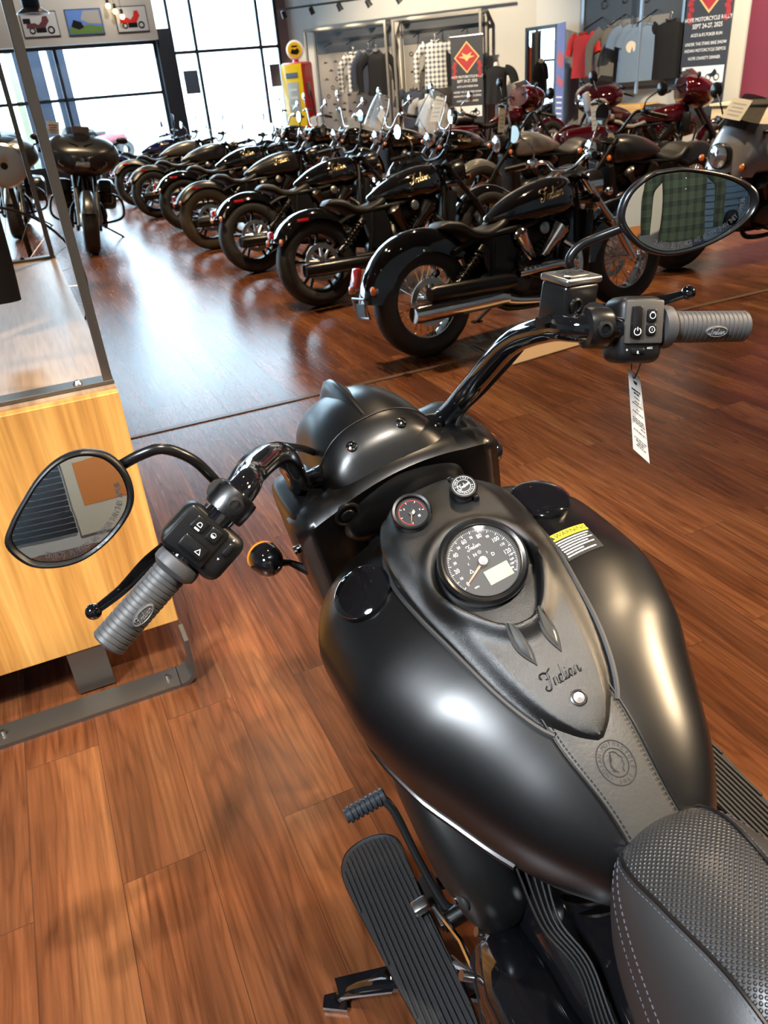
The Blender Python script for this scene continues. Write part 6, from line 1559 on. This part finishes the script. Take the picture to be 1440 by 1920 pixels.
card(B_gry, (1.14, -.22, 1.07), (0, 0, 60), .07, .22, 'narrow pale tag hanging from the bars of the grey tanked bike', M_cream, (1.10, -.20, 1.08))
card(B_r6, (1.15, .20, 1.05), (10, 0, 20), .15, .14, 'cream card on the bars in front of the petrol pump', M_cream, (1.10, .20, 1.08))
card(B_r7, (1.15, .10, 1.05), (20, 0, 10), .17, .15, 'cream card on the bars left of the petrol pump', M_cream, (1.10, .20, 1.08))
# flattened carton on the floor under the first bike
o = MB().prism([(-.35, -.22, 0), (.38, -.18, 0), (.42, .2, 0), (-.3, .26, 0)], (0, 0, .008)).build('cardboard_sheet', mat('cardboard', (.42, .29, .17), .8), smooth=False); o.matrix_world = pose((1.02, 4.48, .001), .45); tag(o, 'flat sheet of brown cardboard on the floor under the chrome exhaust', 'cardboard')
# ---- track rails
rl = rail(WL @ V((.2, -.7, 0)), WL @ V((4.6, -.7, 0)), 2.86, 'black track rail in front of the wall racks')
for k in range(5):
    p = WL @ V((.35 + .62 * k, -.7, 0)); track_lamp((p.x, p.y, 2.72), (WL @ V((.5 + .8 * k, -.1, 1.2)))[:], 60, 75, (1, .78, .5), ('first', 'second', 'third', 'fourth', 'fifth')[k] + ' small spotlight from the left on the rail over the wall racks', 'spotlights over the wall racks')
M_bulb2 = mat('lit_bulb', (1, .85, .5), .3, emit=(1, .72, .35), estr=6)
for k, (t_, z_, lb_) in enumerate(((2.55, 3.08, 'upper lit lamp of the three before the right picture'), (2.66, 2.99, 'middle lit lamp of the three before the right picture'), (2.77, 2.90, 'lowest lit lamp of the three before the right picture'), (4.99, 3.05, 'single lit lamp in the tall window'))):
    r = thing('hanging_lamp', RMF, (t_, S_WIN - .4, z_), lb_, 'lamp', 'small lit lamps before the windows'); MB().sphere((0, 0, 0), .045).build('bulb', M_bulb2, r); MB().cyl((0, 0, .04), (0, 0, .12), .03, seg=12).build('lamp_holder', M_can, r); MB().cyl((0, 0, .12), (0, 0, CEIL - z_), .004, seg=6).build('cord', M_can, r)
# ================================================================ lamps on the ceiling tracks
def lampset():
    warm = (1, .74, .46); neu = (1, .90, .78)
    track_lamp((-2.2, -1.4, 4.0), (-.15, .75, .5), 1700, 42, (.86, .93, 1), 'track spotlight behind the camera on the left', blend=.5, rad=.5)
    track_lamp((2.9, 1.6, 4.0), (.6, 1.1, .6), 420, 62, warm, 'track spotlight to the right of the near motorcycle', blend=.6)
    track_lamp((.66, -.11, 4.0), (.3, .9, .6), 650, 46, neu, 'track spotlight above the near motorcycle', blend=.4, rad=.04)
    track_lamp((.2, 3.0, 4.2), (.0, 2.2, .2), 170, 75, warm, 'track spotlight in front of the near motorcycle', blend=.7)
    track_lamp((-1.9, .9, 4.2), (-.95, 1.75, .5), 420, 34, warm, 'track spotlight over the wooden plinth', blend=.6)
    words = ('first', 'second', 'third', 'fourth')
    for i, s in enumerate((5, 9, 13)):
        for j, t in enumerate((-3.5, .8, 3.6, 6.4)):
            p = rp(s, t, 4.3); track_lamp(p, (p.x + .2, p.y + .5, 0), 650, 100, warm, words[j] + ' spotlight from the left in the ' + ('nearest', 'middle', 'farthest')[i] + ' ceiling row', blend=.8)
    for k, (tg, nm) in enumerate((((2.0, 17.4, 1.8), 'clothes racks'), ((6.0, 13.5, 1.8), 'red shirt'), ((7.2, 11.5, 1.8), 'large banner'))):
        track_lamp((tg[0] - 1.6, tg[1] - 3.2, 4.3), tg, 1500, 80, (1, .84, .62), 'ceiling spotlight aimed at the ' + nm, blend=.8)
    track_lamp((1.3, .8, 4.2), (.9, -2.6, 1.2), 750, 70, neu, 'ceiling spotlight aimed at the wall behind the camera', blend=.8)
    track_lamp((-1.6, 15.3, 4.6), (-.75, 17.7, 1.2), 420, 40, warm, 'ceiling spotlight aimed at the petrol pump', blend=.6)  # added lamp, takes the green cast off the yellow pump
    for k, t in enumerate((1.3, 3.0)):
        track_lamp(rp(15.8, t, 4.6), tuple(rp(17.7, t, 2.9)), 160, 80, (1, .93, .84), ('left', 'right')[k] + ' added ceiling spotlight brightening the picture wall', blend=.8)  # added lamps, brighten the backlit header wall
    track_lamp((6.2, 1.35, 3.9), (.45, .85, .85), 2600, 26, warm, 'narrow ceiling spotlight far to the right of the near motorcycle', blend=.5, rad=.42)
lampset()
